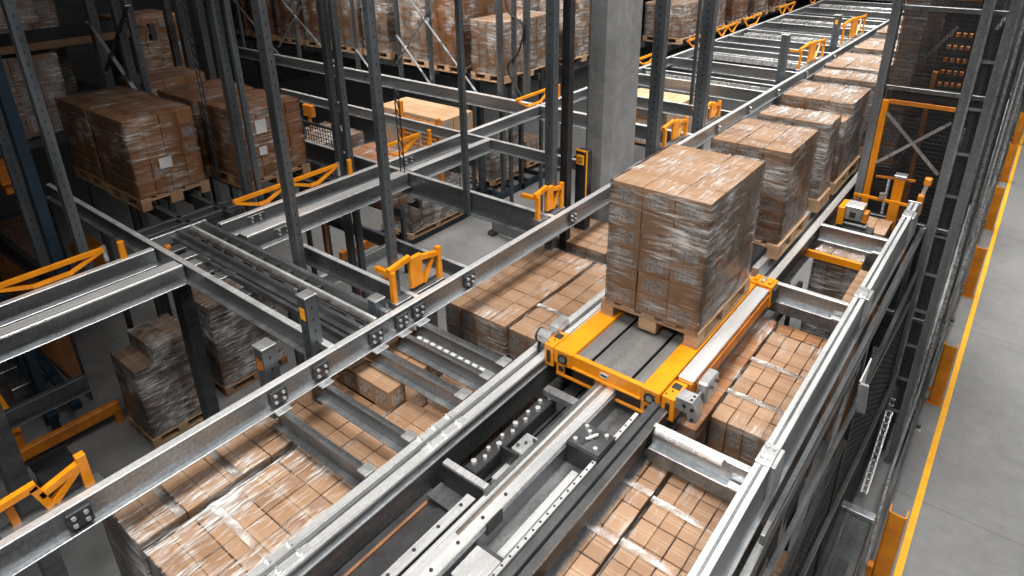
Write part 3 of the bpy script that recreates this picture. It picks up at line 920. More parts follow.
pallet(-11.45, -10.5, 12.38, 13.58, 6.65, 'pallet on the floor behind the twin columns', 'wood', 'pallets on the floor conveyor')
pallet(-11.45, -10.6, 13.98, 14.75, 6.65, 'empty-looking pallet farthest along the floor conveyor', 'wood', 'pallets on the floor conveyor')
load(-11.4, -10.65, 14.0, 14.72, 6.5, 5.9, (3, 3, 3), 'low brown load on the farthest pallet of the floor conveyor', 'boxg', None, 'loads on the floor conveyor')

# ================================================================== LEFT FRAMEWORK
# beams across (X direction); each is box web + lower lip towards the camera
xb = [(2.40, 2.455, -9.2, -3.7, 3.0, 3.165, 'galvanised cross beam from the left uprights to the main beam, nearest of the cross beams'),
      (3.30, 3.345, -5.3, -3.7, 3.0, 3.16, 'short cross beam beyond the chain rails, ending at the orange gate on the main beam'),
      (5.31, 5.36, -8.4, -3.7, 3.0, 3.28, 'cross beam in the middle with a thick bright top edge, passing below the slim dark uprights'),
      (6.93, 6.98, -11.0, -4.10, 3.0, 3.15, 'cross beam running into the concrete pillar from the left'),
      (8.78, 8.86, -16, -3.7, 3.0, 3.22, 'long broad cross beam in front of the back row of loads'),
      (10.25, 10.30, -6.4, -3.7, 3.0, 3.2, 'first cross beam to the right of the pillar, before the pale low load'),
      (11.80, 11.86, -6.4, -3.7, 3.0, 3.22, 'second cross beam to the right of the pillar, just beyond the pale low load'),
      (12.35, 12.40, -6.4, -3.7, 3.0, 3.2, 'third cross beam to the right of the pillar'),
      (13.65, 13.71, -6.4, -3.7, 3.0, 3.22, 'fourth cross beam to the right of the pillar, level with the free stub post'),
      (15.3, 15.36, -6.4, -3.7, 3.0, 3.2, 'fifth cross beam to the right of the pillar'),
      (16.0, 16.06, -6.4, -3.7, 3.0, 3.2, 'sixth cross beam to the right of the pillar'),
      (16.9, 16.96, -6.4, -3.7, 3.0, 3.2, 'seventh cross beam to the right of the pillar'),
      (18.1, 18.18, -6.4, -3.7, 3.0, 3.2, 'eighth cross beam to the right of the pillar'),
      (19.6, 19.68, -6.4, -3.7, 3.0, 3.2, 'ninth cross beam to the right of the pillar'),
      (21.4, 21.48, -6.4, -3.7, 3.0, 3.2, 'tenth cross beam to the right of the pillar'),
      (23.3, 23.38, -6.4, -3.7, 3.0, 3.2, 'eleventh cross beam to the right of the pillar'),
      (25.5, 25.58, -6.4, -3.7, 3.0, 3.2, 'twelfth cross beam to the right of the pillar, near the top edge'),
      (28.0, 28.08, -6.4, -3.7, 3.0, 3.2, 'thirteenth cross beam to the right of the pillar, at the top edge'),
      (31.0, 31.08, -6.4, -3.7, 3.0, 3.2, 'farthest cross beam, at the very top edge')]
for i, (y0, y1, x0, x1, ht, hb, lab) in enumerate(xb):
    t = beam('cross_beam', 'x', y0, y1, x0, x1, ht, hb, .045, lab, 'galvx' if i != 1 else 'dull', 'cross beams of the upper frame', 'beam', -1)
    if i in (0, 2, 4):
        bracket(t, x1 - .14, x1 - .01, y0 - .012, y0, 3.03, 3.13, 'y', 2)
# far lane rollers between the far cross beams
for k, (y, lab) in enumerate(((12.0, 'first'), (14.4, 'second'), (17.4, 'third'), (20.3, 'fourth'), (24.2, 'fifth'))):
    t = thing('chain_lane', '%s pair of slim chain rails between the far cross beams right of the pillar' % lab, 'rail', (-5, y + .3, 3.2), 'far chain lanes')
    for dy in (0, .22):
        part(t, 'rail', B().box(-6.3, -3.75, y + .35 + dy, y + .39 + dy, 3.06, 3.18, .003), 'bright')
    for q in range(16):
        part(t, 'chain_roller', B().cyl((-6.2 + q * .15, y + .41, 3.09), (-6.2 + q * .15, y + .55, 3.09), .02, 8), 'dull')

# chain rails along the nearest cross beam
t = thing('chain_conveyor', 'long chain conveyor of three parallel steel rails beyond the nearest cross beam', 'conveyor', (-5.1, 2.85, 3.2))
for y0, y1, x0, m in ((2.715, 2.755, -6.62, 'webx'), (2.865, 2.895, -6.62, 'flange'), (2.985, 3.03, -6.62, 'galvx')):
    part(t, 'rail', B().box(x0, -3.72, y0, y1, 3.0, 3.10, .003), m)
part(t, 'wear_strip', B().box(-6.6, -3.72, 2.83, 2.862, 3.03, 3.05, .002), 'worn', 'rust-brown wear strip')
part(t, 'side_plate', B().box(-6.62, -3.72, 2.66, 2.712, 3.05, 3.09, .002), 'dull')
part(t, 'lower_rail', B().box(-6.0, -3.72, 2.585, 2.62, 3.03, 3.09, .003), 'dull')
part(t, 'end_plate', B().box(-6.66, -6.62, 2.45, 3.05, 3.0, 3.12, .003), 'galv')
for k in range(5):
    part(t, 'tie_plate', B().box(-6.45 + k * .22, -6.32 + k * .22, 2.47, 2.70, 3.07 + .01 * (k % 2), 3.09 + .01 * (k % 2), .003), ('dull', 'galv', 'motor')[k % 3])
for k in range(8):
    part(t, 'chain_roller', B().cyl((-6.1 + k * .22, 2.90, 3.05), (-6.1 + k * .22, 2.985, 3.05), .02, 8), 'dark')
part(t, 'guide_block', B().box(-6.46, -6.40, 2.50, 2.55, 3.03, 3.07, .006), 'orangew')
b = B().box(-5.2, -5.05, 2.47, 2.98, 3.11, 3.16, .004)
part(t, 'cross_tie', b, 'dull')
b = B().box(-4.3, -4.15, 2.47, 2.98, 3.11, 3.16, .004)
part(t, 'cross_tie', b, 'dull')

# beams along the aisle direction on the left
yb = [(-6.455, -6.385, -1.5, 2.38, 3.0, 3.17, 'left lengthwise beam under the orange frame, far left edge'),
      (-6.0, -5.83, -1.5, 2.38, 3.0, 3.18, 'left lengthwise twin beam with a broad bright top, nearest at the left edge'),
      (-6.455, -6.385, 3.08, 5.29, 3.0, 3.17, 'lengthwise beam under the orange frame left of centre'),
      (-6.05, -5.88, 3.08, 5.29, 3.0, 3.18, 'lengthwise twin beam with broad top right below the orange frame left of centre'),
      (-6.455, -6.385, 5.38, 6.92, 3.0, 3.17, 'lengthwise beam below the small orange frame in the middle'),
      (-6.0, -5.9, 5.38, 6.92, 3.0, 3.17, 'lengthwise beam nearer the pillar, between two middle cross beams'),
      (-6.455, -6.385, 7.0, 8.77, 3.0, 3.17, 'lengthwise beam running up to the broad far cross beam'),
      (-6.455, -6.385, 8.88, 34, 3.0, 3.17, 'long lengthwise beam on the far left of the bright cross beams, beside the orange stops')]
for i, (x0, x1, y0, y1, ht, hb, lab) in enumerate(yb):
    t = beam('lane_beam', 'y', x0, x1, y0, y1, ht, hb, .04, lab, 'galv', 'lengthwise beams of the upper frame')
    if i in (1, 3):
        part(t, 'bright_edge', B().box(x1 - .03, x1 + .002, y0, y1, 2.988, 3.0, .003), 'bright')
    if i in (2, 3, 4):
        bracket(t, x1 - .002, x1 + .012, y0 + .3, y0 + .5, 3.03, 3.13, 'x', 2)

# pallet rails under the dim upper-left loads and under the back row
for (y, x0, x1, lab) in ((2.95, -9.5, -6.7, 'dark rail under the front edge of the dim upper-left loads'),
                     (3.38, -9.5, -6.7, 'dark rail under the rear edge of the dim upper-left loads'),
                     (3.98, -10.0, -6.7, 'dark rail under the front of the second dim upper-left row'),
                     (4.48, -10.0, -6.7, 'dark rail under the rear of the second dim upper-left row'),
                     (10.1, -18.2, -7.9, 'dark rail under the front of the back row of loads'),
                     (10.85, -18.2, -7.9, 'dark rail under the rear of the back row of loads')):
    t = thing('pallet_rail', lab, 'rail', ((x0 + x1) / 2, y, 3.2), 'rails carrying the loads')
    part(t, 'rail', B().box(x0, x1, y - .03, y + .03, 3.05, 3.18, .004), 'dark')
    part(t, 'top_strip', B().box(x0, x1, y - .034, y - .02, 3.045, 3.06), 'dull')
    for x in (x0 + .05,):
        part(t, 'leg', B().box(x - .04, x + .04, y - .03, y + .03, 3.18, 6.8), 'dark')
for k, x in enumerate((-7.05, -6.86)):
    single('transfer_rail', B().box(x - .03, x + .03, 2.5, 3.6, 3.05, 3.12, .004).box(x - .02, x + .02, 2.5, 3.6, 3.12, 3.19), 'dark',
           'dark transfer rail by the labelled load, %s the orange frame' % ('farther from', 'nearer to')[k], 'rail', 'transfer rails')
for x, y0, y1, lab in ((-7.92, 11.7, 25, 'dark rail under the loads right of the pillar, nearer side'), (-8.5, 11.7, 14.8, 'dark rail under the loads left of the pillar'), (-9.3, 11.6, 13, 'dark rail under the second rank of the back row, right'), (-10.5, 11.6, 13, 'dark rail under the second rank of the back row, left'), (-7.2, 15.0, 25, 'dark rail under the loads right of the pillar, inner side')):
    single('pallet_rail', B().box(x - .03, x + .03, y0, y1, 3.05, 3.2, .004).box(x - .03, x + .03, y0, y0 + .08, 3.2, 6.8), 'dark', lab, 'rail', 'rails carrying the loads')
# conveyor rails carrying the row behind the shuttle
for x, lab in ((-2.30, 'left'), (-1.62, 'right')):
    t = thing('row_rail', '%s chain rail under the row of pallets behind the shuttle' % lab, 'rail', (x, 14, 3.4), 'rails carrying the loads')
    part(t, 'rail', B().box(x - .03, x + .03, 5.6, 30, 3.05, 3.3, .004), 'bright')
    part(t, 'side_lip', B().box(x + .03, x + .07, 5.6, 30, 3.14, 3.16, .003), 'galv')
# lower lane rails carrying the sunken loads
for x, y0, y1, lab in ((-4.0, .5, 12, 'front bay, left'), (-3.36, .5, 12, 'front bay, middle left'), (-3.15, .5, 12, 'front bay, middle right'), (-2.72, .5, 12, 'front bay, right'),
                (-1.95, 1.9, 9, 'right bay, left'), (-1.36, 1.9, 9, 'right bay, middle left'), (-1.2, 1.9, 9, 'right bay, middle right'), (-.88, 1.9, 9, 'right bay, right')):
    t = thing('lower_rail', 'hidden lower rail of the %s, beneath the sunken loads' % lab, 'rail', (x, (y0 + y1) / 2, 6.8), 'lower lane rails')
    part(t, 'rail', B().box(x - .03, x + .03, y0, y1, 4.9, 5.05), 'dark')
    for y in (y0 + .4, (y0 + y1) / 2, y1 - .4):
        part(t, 'leg', B().box(x - .025, x + .025, y - .04, y + .04, 5.05, 6.8), 'dark')
# sunken lane rails for the pale and dim loads
for x0, x1, y, h_, lab in ((-9.3, -7.2, 7.65, 3.9, 'front rail under the far pale low load'), (-9.3, -7.2, 8.05, 3.9, 'rear rail under the far pale low load'),
                           (-6.2, -4.7, 10.7, 3.9, 'front rail under the pale load by the pillar'), (-6.2, -4.7, 11.3, 3.9, 'rear rail under the pale load by the pillar'),
                           (-9.9, -7.2, 6.3, 4.2, 'front rail under the dark cartons mid left'), (-9.9, -7.2, 6.7, 4.2, 'rear rail under the dark cartons mid left')):
    t = thing('sunken_rail', lab, 'rail', ((x0 + x1) / 2, y, 6.8), 'sunken lane rails')
    part(t, 'rail', B().box(x0, x1, y - .03, y + .03, h_, h_ + .14), 'dark')
    part(t, 'leg', B().box(x0 + .06, x0 + .14, y - .03, y + .03, h_ + .14, 6.8), 'dark')
# floor level: low blue-grey conveyor and dark frames
t = thing('floor_conveyor', 'dark blue floor conveyor under the loads below the middle beams', 'conveyor', (-10.4, 12, 6.8))
for x in (-10.85, -10.05):
    part(t, 'side_rail', B().box(x - .05, x + .05, 8.2, 16, 6.65, 6.8, .004), 'blue')
for k in range(12):
    part(t, 'cross_tie', B().box(-10.8, -10.1, 8.6 + k * .6, 8.68 + k * .6, 6.69, 6.79), 'blue')
t = thing('floor_stand', 'low dark steel stand on the floor below the middle cross beam', 'stand', (-8.35, 10.47, 6.8))
part(t, 'top_plate', B().box(-8.95, -7.75, 10.40, 10.54, 6.42, 6.45, .004), 'galv')
part(t, 'panel', B().box(-8.9, -7.8, 10.42, 10.52, 6.45, 6.7), 'dull')
for x in (-8.9, -7.8):
    part(t, 'foot', B().box(x - .08, x + .08, 10.35, 10.6, 6.7, 6.8, .004), 'dark')
# lower level beams seen through the frame
low = [('y', -7.76, -7.68, 4.4, 6.5, 5.0, 5.2, 'lower lengthwise beam beside the deep orange guard bar', 'galv'),
       ('x', 6.55, 6.62, -9.8, -5.6, 5.0, 5.2, 'lower cross beam with a pale edge under the middle frame', 'galvx'),
       ('x', 2.2, 2.28, -13, -9.4, 4.3, 4.5, 'low dark beam at the left edge under the twin beam', 'dark'),
       ('y', -8.1, -8.02, -1, 1.9, 5.0, 5.2, 'lower lengthwise beam under the left twin beam', 'dark')]
for ax, c0, c1, a0, a1, h0, h1, lab, m in low:
    t = beam('lower_beam', ax, c0, c1, a0, a1, h0, h1, .05, lab, m, 'lower level beams', 'beam', 1 if ax == 'y' else -1)
    for a in (a0 + .1,):
        if ax == 'x':
            part(t, 'leg', B().box(a - .05, a + .05, c0, c1, h1, 6.8), 'dark')
        else:
            part(t, 'leg', B().box(c0, c1, a - .05, a + .05, h1, 6.8), 'dark')

# ================================================================== UPRIGHTS
posts = [(-6.72, 1.88, .09, .08, 3.2, 'post', 'long pale-grooved upright at the left edge, ending behind the left orange frame'),
         (-6.95, 1.72, .11, .09, 3.2, 'blue', 'dark blue upright at the left edge, second from the corner'),
         (-7.2, 1.67, .07, .08, 3.2, 'post', 'dark punched upright farthest left, leaning past the orange box'),
         (-10.1, 3.72, .12, .1, 6.8, 'post', 'upright behind the leftmost brown load at upper left'),
         (-9.3, 3.72, .1, .1, 6.8, 'post', 'upright left of the crossed brace at upper left'),
         (-8.93, 3.72, .07, .08, 3.1, 'post', 'thin upright in front of the second brown row at upper left'),
         (-10.3, 5.0, .11, .1, 6.8, 'post', 'upright behind the farthest brown load of the second row'),
         (-9.9, 5.1, .1, .1, 6.8, 'post', 'upright to the right of the farthest brown load, one of a close pair'),
         (-9.55, 5.1, .06, .08, 6.8, 'post', 'slim upright of the close pair behind the brown loads'),
         (-6.87, 3.70, .1, .09, 3.2, 'post', 'upright rising from the left end of the orange frame, before the brown load'),
         (-6.72, 3.76, .05, .06, 3.2, 'post', 'thin lattice rod beside the upright before the brown load'),
         (-5.08, 3.12, .11, .07, 6.8, 'postl', 'punched pale upright just beyond the chain conveyor'),
         (-6.92, 5.07, .09, .08, 6.8, 'postl', 'left profile of the twin upright behind the orange frame end'),
         (-6.78, 5.12, .07, .08, 6.8, 'postl', 'right profile of the twin upright behind the orange frame end'),
         (-3.85, 3.22, .055, .07, 6.8, 'post', 'dark upright left of the orange gate on the main beam'),
         (-4.86, 5.25, .065, .05, 3.26, 'post', 'slim dark upright fixed to the middle cross beam'),
         (-3.85, 5.5, .10, .09, 6.8, 'post', 'dark upright in front of the pillar, left of a pair'),
         (-3.85, 5.79, .09, .09, 6.8, 'black', 'near-black upright in front of the pillar, right of a pair'),
         (-3.85, 7.88, .15, .12, 6.8, 'post', 'broad dark upright just right of the pillar'),
         (-3.80, 9.26, .17, .12, 6.8, 'post', 'broad upright second to the right of the pillar, with brown sheen'),
         (-4.4, 10.3, .05, .05, 3.0, 'post', 'thin rod beside the broad upright right of the pillar'),
         (-6.09, 2.42, .17, .12, 6.8, 'dark', 'thick dark column below the crossing of the left beams'),
         (-10.45, 11.9, .14, .12, 6.8, 'dark', 'left column of a twin pair under the middle beams'),
         (-10.25, 12.5, .10, .1, 6.8, 'postl', 'pale right column of a twin pair under the middle beams'),
         (-10.05, 13.0, .1, .1, 6.8, 'dark', 'dark third column beside the twin pair under the middle beams')]
for (x, y, w, d, hb, m, lab) in posts:
    top = -.9
    if 'column' in lab:
        top = 3.19
    upright(x, y, w, d, top, hb, lab, m, foot=hb > 6)
stubs = [(1.98, .11, 2.80, 'short capped stub post at the main beam, nearest of three, two worn orange spots'),
         (2.37, .10, 2.58, 'taller stub post at the main beam with one orange sticker, second of three'),
         (3.0, .10, 2.92, 'short stub post with open top right beside the chain rail ends, third of three'),
         (13.05, .13, 2.20, 'free stub post among the far bright beams, left of the orange gate'),
         (16.7, .13, 2.28, 'free stub post with orange sticker left of the farther orange gate')]
for y, w, h0, lab in stubs:
    t = upright(-3.84, y, w, w, h0, 6.8, lab, 'postl', 'stub_post', 'short stub posts', True, True)
    if 'orange' in lab and 'gate' not in lab or 'sticker' in lab:
        n = 2 if 'two' in lab else 1
        for k in range(n):
            part(t, 'sticker', B().box(-3.84 - .035 + k * .04, -3.84 - .005 + .03 * (2 - n) + k * .04, y - w / 2 - .003, y - w / 2, h0 + .09 + .01 * k, h0 + .19 - .02 * k), 'orangew' if n == 2 else 'sign')
# light curtain post at the pillar
t = thing('sensor_post', 'black sensor post with an amber square sign right at the pillar foot', 'sensor', (-3.85, 6.15, 6.8))
part(t, 'housing', B().box(-3.93, -3.78, 6.10, 6.22, 2.52, 3.5, .006), 'black')
part(t, 'edge_strip', B().box(-3.785, -3.772, 6.095, 6.105, 2.52, 3.2), 'sign')
part(t, 'edge_strip', B().box(-3.935, -3.775, 6.095, 6.105, 2.505, 2.525), 'sign')
sq = part(t, 'amber_sign', B().box(-3.91, -3.81, 6.085, 6.098, 2.565, 2.68, .003), 'sign')
part(sq, 'dark_square', B().box(-3.885, -3.835, 6.08, 6.0845, 2.595, 2.65), 'ink')
part(sq, 'inner_square', B().box(-3.872, -3.848, 6.075, 6.0795, 2.61, 2.635), 'sign')
part(t, 'leg', B().box(-3.88, -3.82, 6.12, 6.2, 3.5, 6.8), 'dark')


def brace(name, p0, p1, w, label, mat='galv', group='diagonal braces'):
    t = thing(name, label, 'brace', p0 if p0[2] > p1[2] else p1, group)
    part(t, 'bar', B().bar(p0, p1, w, w * .35), mat)
    for p in (p0, p1):
        part(t, 'bolt', B().cyl((p[0], p[1] - .03, p[2]), (p[0], p[1] + .03, p[2]), w * .35, 8), 'dull')
    return t


brace('diagonal_brace', (-10.1, 3.66, 1.30), (-9.1, 3.66, 2.12), .05, 'pale diagonal brace at upper left, falling to the right', 'dull')
brace('diagonal_brace', (-8.8, 3.66, 1.0), (-9.95, 3.66, 1.95), .05, 'dark diagonal brace at upper left, crossing the bright one', 'dark')
# braced frames standing before the back row
bp_ = [(-13.31, 9.0), (-11.26, 9.0), (-9.95, 9.0), (-9.09, 9.0), (-7.4, 9.0), (-7.09, 9.0), (-6.82, 9.0), (-15.6, 9.0)]
bl = ['first thin upright with braces before the back row, left of the smooth load', 'thin upright before the smooth orange-brown load', 'thin upright right of the dark gap in the back row',
      'thin upright at the middle of the cross brace before the back row', 'upright left of three at the right end of the back row', 'middle upright of three at the right end of the back row',
      'right upright of three at the right end of the back row, above the orange stop', 'thin upright farthest left before the back row']
for i, (x, y) in enumerate(bp_):
    upright(x, y, .07 if i not in (4, 6) else .11, .06, -.9, 3.05, bl[i], 'postl', 'frame_post', 'thin posts before the back row', False)
for i, (a, b_, lab) in enumerate((((-13.9, 8.93, 1.55), (-11.8, 8.93, 3.08), 'bright brace falling right before the left part of the back row'),
                            ((-12.4, 8.95, 1.4), (-14.0, 8.95, 2.85), 'brace falling left that crosses the bright one before the back row'),
                            ((-10.0, 8.93, 1.0), (-7.87, 8.93, 3.07), 'long bright brace falling right before the corner of the back row'),
                            ((-8.6, 8.95, 1.2), (-10.0, 8.95, 2.75), 'brace falling left across the long bright brace'),
                            ((-9.9, 8.91, 2.2), (-9.0, 8.91, 3.1), 'short lower brace left of the corner load'),
                            ((-16.0, 8.93, 1.6), (-14.0, 8.93, 3.05), 'brace at the far left end of the back row'),
                            ((-11.2, 8.93, 2.6), (-10.7, 8.93, 3.08), 'small low brace right of the smooth load'))):
    brace('diagonal_brace', a, b_, .045, lab)
# dangling cables
def cable(pts, r, name, label, mat='rubber'):
    P = [Vector((p[0], p[1], Z(p[2]))) for p in pts]
    P = [P[0]] + P + [P[-1]]
    path = []
    for i in range(1, len(P) - 2):
        for k in range(6):
            u = k / 6
            a, b_, c, d_ = P[i - 1], P[i], P[i + 1], P[i + 2]
            path.append(.5 * ((2 * b_) + (c - a) * u + (2 * a - 5 * b_ + 4 * c - d_) * u * u + (3 * b_ - a - 3 * c + d_) * u ** 3))
    path.append(P[-2])
    b = B()
    for p, q in zip(path, path[1:]):
        b.cyl((p.x, p.y, H - p.z), (q.x, q.y, H - q.z), r, 8)
    return single(name, b, mat, label, 'cable', 'hanging cables')


cable([(-7.35, 9.0, .6), (-7.2, 8.96, 1.5), (-6.85, 8.94, 1.75), (-6.95, 8.94, 2.2), (-7.2, 8.95, 2.5), (-6.9, 8.95, 2.95)], .018, 'cable', 'black cable looping between the three uprights at the end of the back row')
cable([(-9.6, 5.0, .7), (-9.2, 4.95, 1.2), (-9.45, 5.0, 1.7), (-9.5, 5.0, 2.4)], .016, 'cable', 'dark cable hanging between uprights behind the brown loads')
# cable ladder strips hanging (thin lattice)
for (x, y, h0, h1, lab) in ((-7.55, 3.72, .4, 2.95, 'thin hanging lattice strip between the two brown loads'), (-5.9, 5.2, 1.9, 2.95, 'thin hanging lattice strip above the small orange frame')):
    t = thing('lattice_strip', lab, 'lattice', (x, y, h1), 'hanging lattice strips')
    for dx in (0, .07):
        part(t, 'rod', B().cyl((x + dx, y, h0), (x + dx, y, h1), .008, 6), 'dark')
    n = int((h1 - h0) / .12)
    for k in range(n):
        part(t, 'rung', B().bar((x, y, h0 + .12 * k), (x + .07, y, h0 + .12 * (k + 1)), .01), 'dark')

# ================================================================== ORANGE FRAMES
def stop_frame(x, y0, y1, label, h=2.88, base=3.0, tall=False, end=True):
    """tubular orange pallet stop: long top tube with sloping struts on a lengthwise beam"""
    t = thing('orange_stop_frame', label, 'stop frame', (x, (y0 + y1) / 2, base), 'orange tubular stop frames')
    w = .04
    part(t, 'top_tube', B().bar((x, y0, h), (x, y1 - .12, h - .01), w), 'orange')
    n = max(1, round((y1 - y0) / 1.0))
    for k in range(n):
        a = y0 + (y1 - y0 - .15) * k / n
        c = y0 + (y1 - y0 - .15) * (k + 1) / n
        m = (a + c) / 2
        part(t, 'strut', B().bar((x, c - .3, base - .01), (x, c, h), w * .8), 'orange')
        part(t, 'strut', B().bar((x, a + .02, h + .02), (x, a + .3, base - .01), w * .8), 'orange')
        part(t, 'foot', B().box(x - .03, x + .03, a + .28, c - .28, base - .025, base - .001), 'orange')
    if end:
        part(t, 'end_post', B().cyl((x + .06, y1, base), (x + .06, y1, h - .05), .03, 12), 'orange')
        part(t, 'end_pin', B().cyl((x, y1 - .13, base), (x, y1 - .13, h - .04), .022, 10), 'motor')
    return t


stop_frame(-6.5, .2, 2.12, 'orange tubular frame at the left edge on the lengthwise beam')
stop_frame(-6.5, 3.32, 4.85, 'orange tubular frame left of centre, crossed by a punched upright', 2.86)
stop_frame(-6.5, 5.34, 6.25, 'small orange tubular frame in the middle, beside the yellow lit panel', 2.83)
stop_frame(-6.5, 8.3, 9.4, 'orange stop frame at the right end of the back row, left of the near-black upright', 2.82)
stop_frame(-6.5, 12.3, 13.3, 'orange stop frame just right of the pillar below the loads', 2.85, end=False)
stop_frame(-6.5, 14.7, 16.0, 'orange stop frame under the second load right of the pillar', 2.82, end=False)
stop_frame(-6.5, 16.4, 17.9, 'orange stop frame farther right of the pillar, third of the row', 2.8, end=False)
stop_frame(-6.5, 18.2, 19.6, 'orange stop frame fourth of the row right of the pillar', 2.78, end=False)
stop_frame(-6.5, 21, 22.6, 'orange stop frame fifth of the row right of the pillar, near the top edge', 2.78, end=False)
stop_frame(-6.5, 24, 26, 'orange stop frame farthest up the row right of the pillar', 2.78, end=False)


def gate(x, y0, y1, h, label, base=3.02, sc=1.0):
    """orange pallet end-stop: post, angled top tube, flat plate and a strutted arm"""
    t = thing('orange_gate', label, 'end stop', (x, (y0 + y1) / 2, base), 'orange end stops on the main beam')
    L_ = y1 - y0
    w = .042
    part(t, 'near_post', B().bar((x, y0, base), (x, y0, h + .01), w), 'orange')
    part(t, 'top_tube', B().bar((x - .02, y0 - .02, h), (x, y0 + L_ * .38, h - .05), w), 'orange')
    part(t, 'stop_plate', B().box(x - .02, x + .02, y0 + L_ * .36, y0 + L_ * .62, h - .04, base - .05, .004), 'orange')
    part(t, 'rear_tube', B().bar((x, y0 + L_ * .6, h + .0), (x + .01, y1, h + .04), w), 'orange')
    part(t, 'strut', B().bar((x, y0 + L_ * .66, base - .04), (x, y0 + L_ * .9, h + .03), w * .8), 'orange')
    part(t, 'rear_post', B().bar((x + .01, y1, base), (x + .01, y1, h - .02), w), 'orange')
    part(t, 'cross_tube', B().bar((x - .22, y0 + .02, h + .05), (x, y0, h + .03), w), 'orange')
    part(t, 'mount', B().box(x - .05, x + .05, y0 - .03, y1 + .03, base - .012, base + .05, .003), 'galv')
    return t


gate(-3.79, 3.15, 3.68, 2.72, 'orange end stop on the main beam in the centre left, above the chain rail ends')
gate(-3.79, 5.18, 5.6, 2.74, 'orange end stop on the main beam in front of the pair of dark uprights')
gate(-3.79, 8.1, 8.75, 2.75, 'orange end stop on the main beam just right of the pillar, nearer of two')
gate(-3.79, 9.45, 9.95, 2.78, 'orange end stop behind the second broad upright right of the pillar')
gate(-3.79, 14.0, 15.6, 2.62, 'orange end stop right of the free stub post, up the bright beams')
gate(-3.79, 17.2, 19.2, 2.55, 'orange end stop farther up, right of the stub with a sticker')
gate(-3.79, 24.0, 26.0, 2.6, 'orange end stop at the top edge near the grey tower')
# front left frame: two sloping tubes meeting a post
t = thing('orange_gate', 'orange tube end stop at the lower left corner on the main beam', 'end stop', (-3.80, .55, 3.02), 'orange end stops on the main beam')
x = -3.80
part(t, 'near_tube', B().bar((x, -.1, 2.92), (x, .52, 2.87), .042), 'orange')
part(t, 'down_strut', B().bar((x, .50, 2.87), (x, .55, 3.05), .042), 'orange')
part(t, 'top_tube', B().bar((x, .52, 2.95), (x, .74, 2.89), .042), 'orange')
part(t, 'strut', B().bar((x, .57, 3.04), (x, .73, 2.90), .04), 'orange')
part(t, 'end_post', B().box(x - .025, x + .025, .725, .775, 2.83, 3.1, .003), 'orange')
part(t, 'near_post', B().bar((x - .02, .38, 2.92), (x - .02, .40, 3.3), .04), 'orangew')
part(t, 'mount', B().box(x - .05, x + .05, .3, .82, 3.05, 3.10, .003), 'galv')

# yellow framed panel (mid left) and dim orange pieces deep in the rack
t = thing('orange_screen', 'narrow orange mesh screen lit in the dim lane behind the small orange frame', 'screen', (-7.6, 6.9, 4.0))
for k in range(7):
    part(t, 'slat', B().box(-7.75, -7.05, 6.98 - .0, 7.0, 2.98 + k * .07, 3.015 + k * .07), 'orangew')
part(t, 'post', B().box(-7.85, -7.78, 6.96, 7.02, 2.75, 4.0), 'orange')
part(t, 'post', B().box(-7.02, -6.97, 6.96, 7.02, 2.9, 4.0), 'orangew')
part(t, 'foot', B().box(-7.8, -7.0, 6.95, 7.05, 3.9, 4.02), 'dark')
single('amber_box', B().box(-9.6, -9.35, 6.4, 6.48, 2.95, 3.15, .01).box(-9.5, -9.46, 6.42, 6.46, 3.15, 6.8), 'orangew', 'small amber box on a thin pole left of the twin upright', 'box')
single('rack_box', B().box(-10.4, -10.0, 2.15, 2.5, 2.9, 3.15, .01).box(-10.3, -10.1, 2.2, 2.45, 3.15, 3.3), 'orangew', 'orange steel bracket box between the dark uprights at the left edge', 'box')
single('rack_box', B().box(-11.9, -11.4, 3.2, 3.5, 4.95, 5.3, .01).bar((-11.95, 3.2, 5.0), (-12.0, 3.3, 5.6), .06), 'orangew', 'orange crate-like box seen low behind the left orange frame', 'box')
single('floor_barrier', B().box(-9.42, -9.32, 1.0, 2.5, 6.45, 6.62, .01).box(-9.42, -9.32, 1.0, 1.1, 6.6, 6.8).box(-9.42, -9.32, 2.4, 2.5, 6.6, 6.8), 'orangew', 'orange floor barrier beam beside the pallet on the bare floor', 'barrier')
t = thing('orange_chute', 'pale orange sheet metal hood at the far left, beside the dark blue mast', 'hood', (-10.2, 1.25, 6.8))
part(t, 'hood', B().prism([(-10.9, 5.9), (-9.85, 6.3), (-9.85, 6.5), (-10.9, 6.4)], 'y', 1.2, 1.42), 'orange')
part(t, 'base', B().box(-10.6, -9.9, 1.2, 1.42, 6.5, 6.8), 'orangew')
t = thing('blue_mast', 'dark blue lift mast frame with cross pieces at the left, behind the floor barrier', 'mast', (-10.3, 1.9, 6.8))
part(t, 'rail', B().box(-10.2, -10.1, 1.75, 1.85, 4.6, 6.8, .004), 'blue')
part(t, 'rail', B().box(-9.9, -9.8, 1.75, 1.85, 4.8, 6.8, .004), 'blue')
part(t, 'rail', B().bar((-11.6, 1.8, 6.0), (-9.75, 1.8, 6.5), .12), 'blue')
part(t, 'rail', B().bar((-11.6, 2.1, 6.0), (-9.75, 2.1, 6.5), .12), 'blue')
for k in range(4):
    part(t, 'cross_piece', B().box(-11.3 + k * .4, -11.2 + k * .4, 1.78, 2.12, 6.02 + k * .1, 6.1 + k * .1), 'blue')
    part(t, 'motor', B().box(-11.35 + k * .4, -11.15 + k * .4, 1.55, 1.78, 5.95 + k * .1, 6.12 + k * .1, .01), 'dull') if k < 3 else None
single('orange_bar', B().box(-10.25, -10.15, 7.2, 8.1, 6.3, 6.48, .006).box(-10.22, -10.18, 7.3, 7.35, 6.48, 6.8), 'orangew', 'orange guard bar deep on the floor left of the slim dark upright', 'barrier')
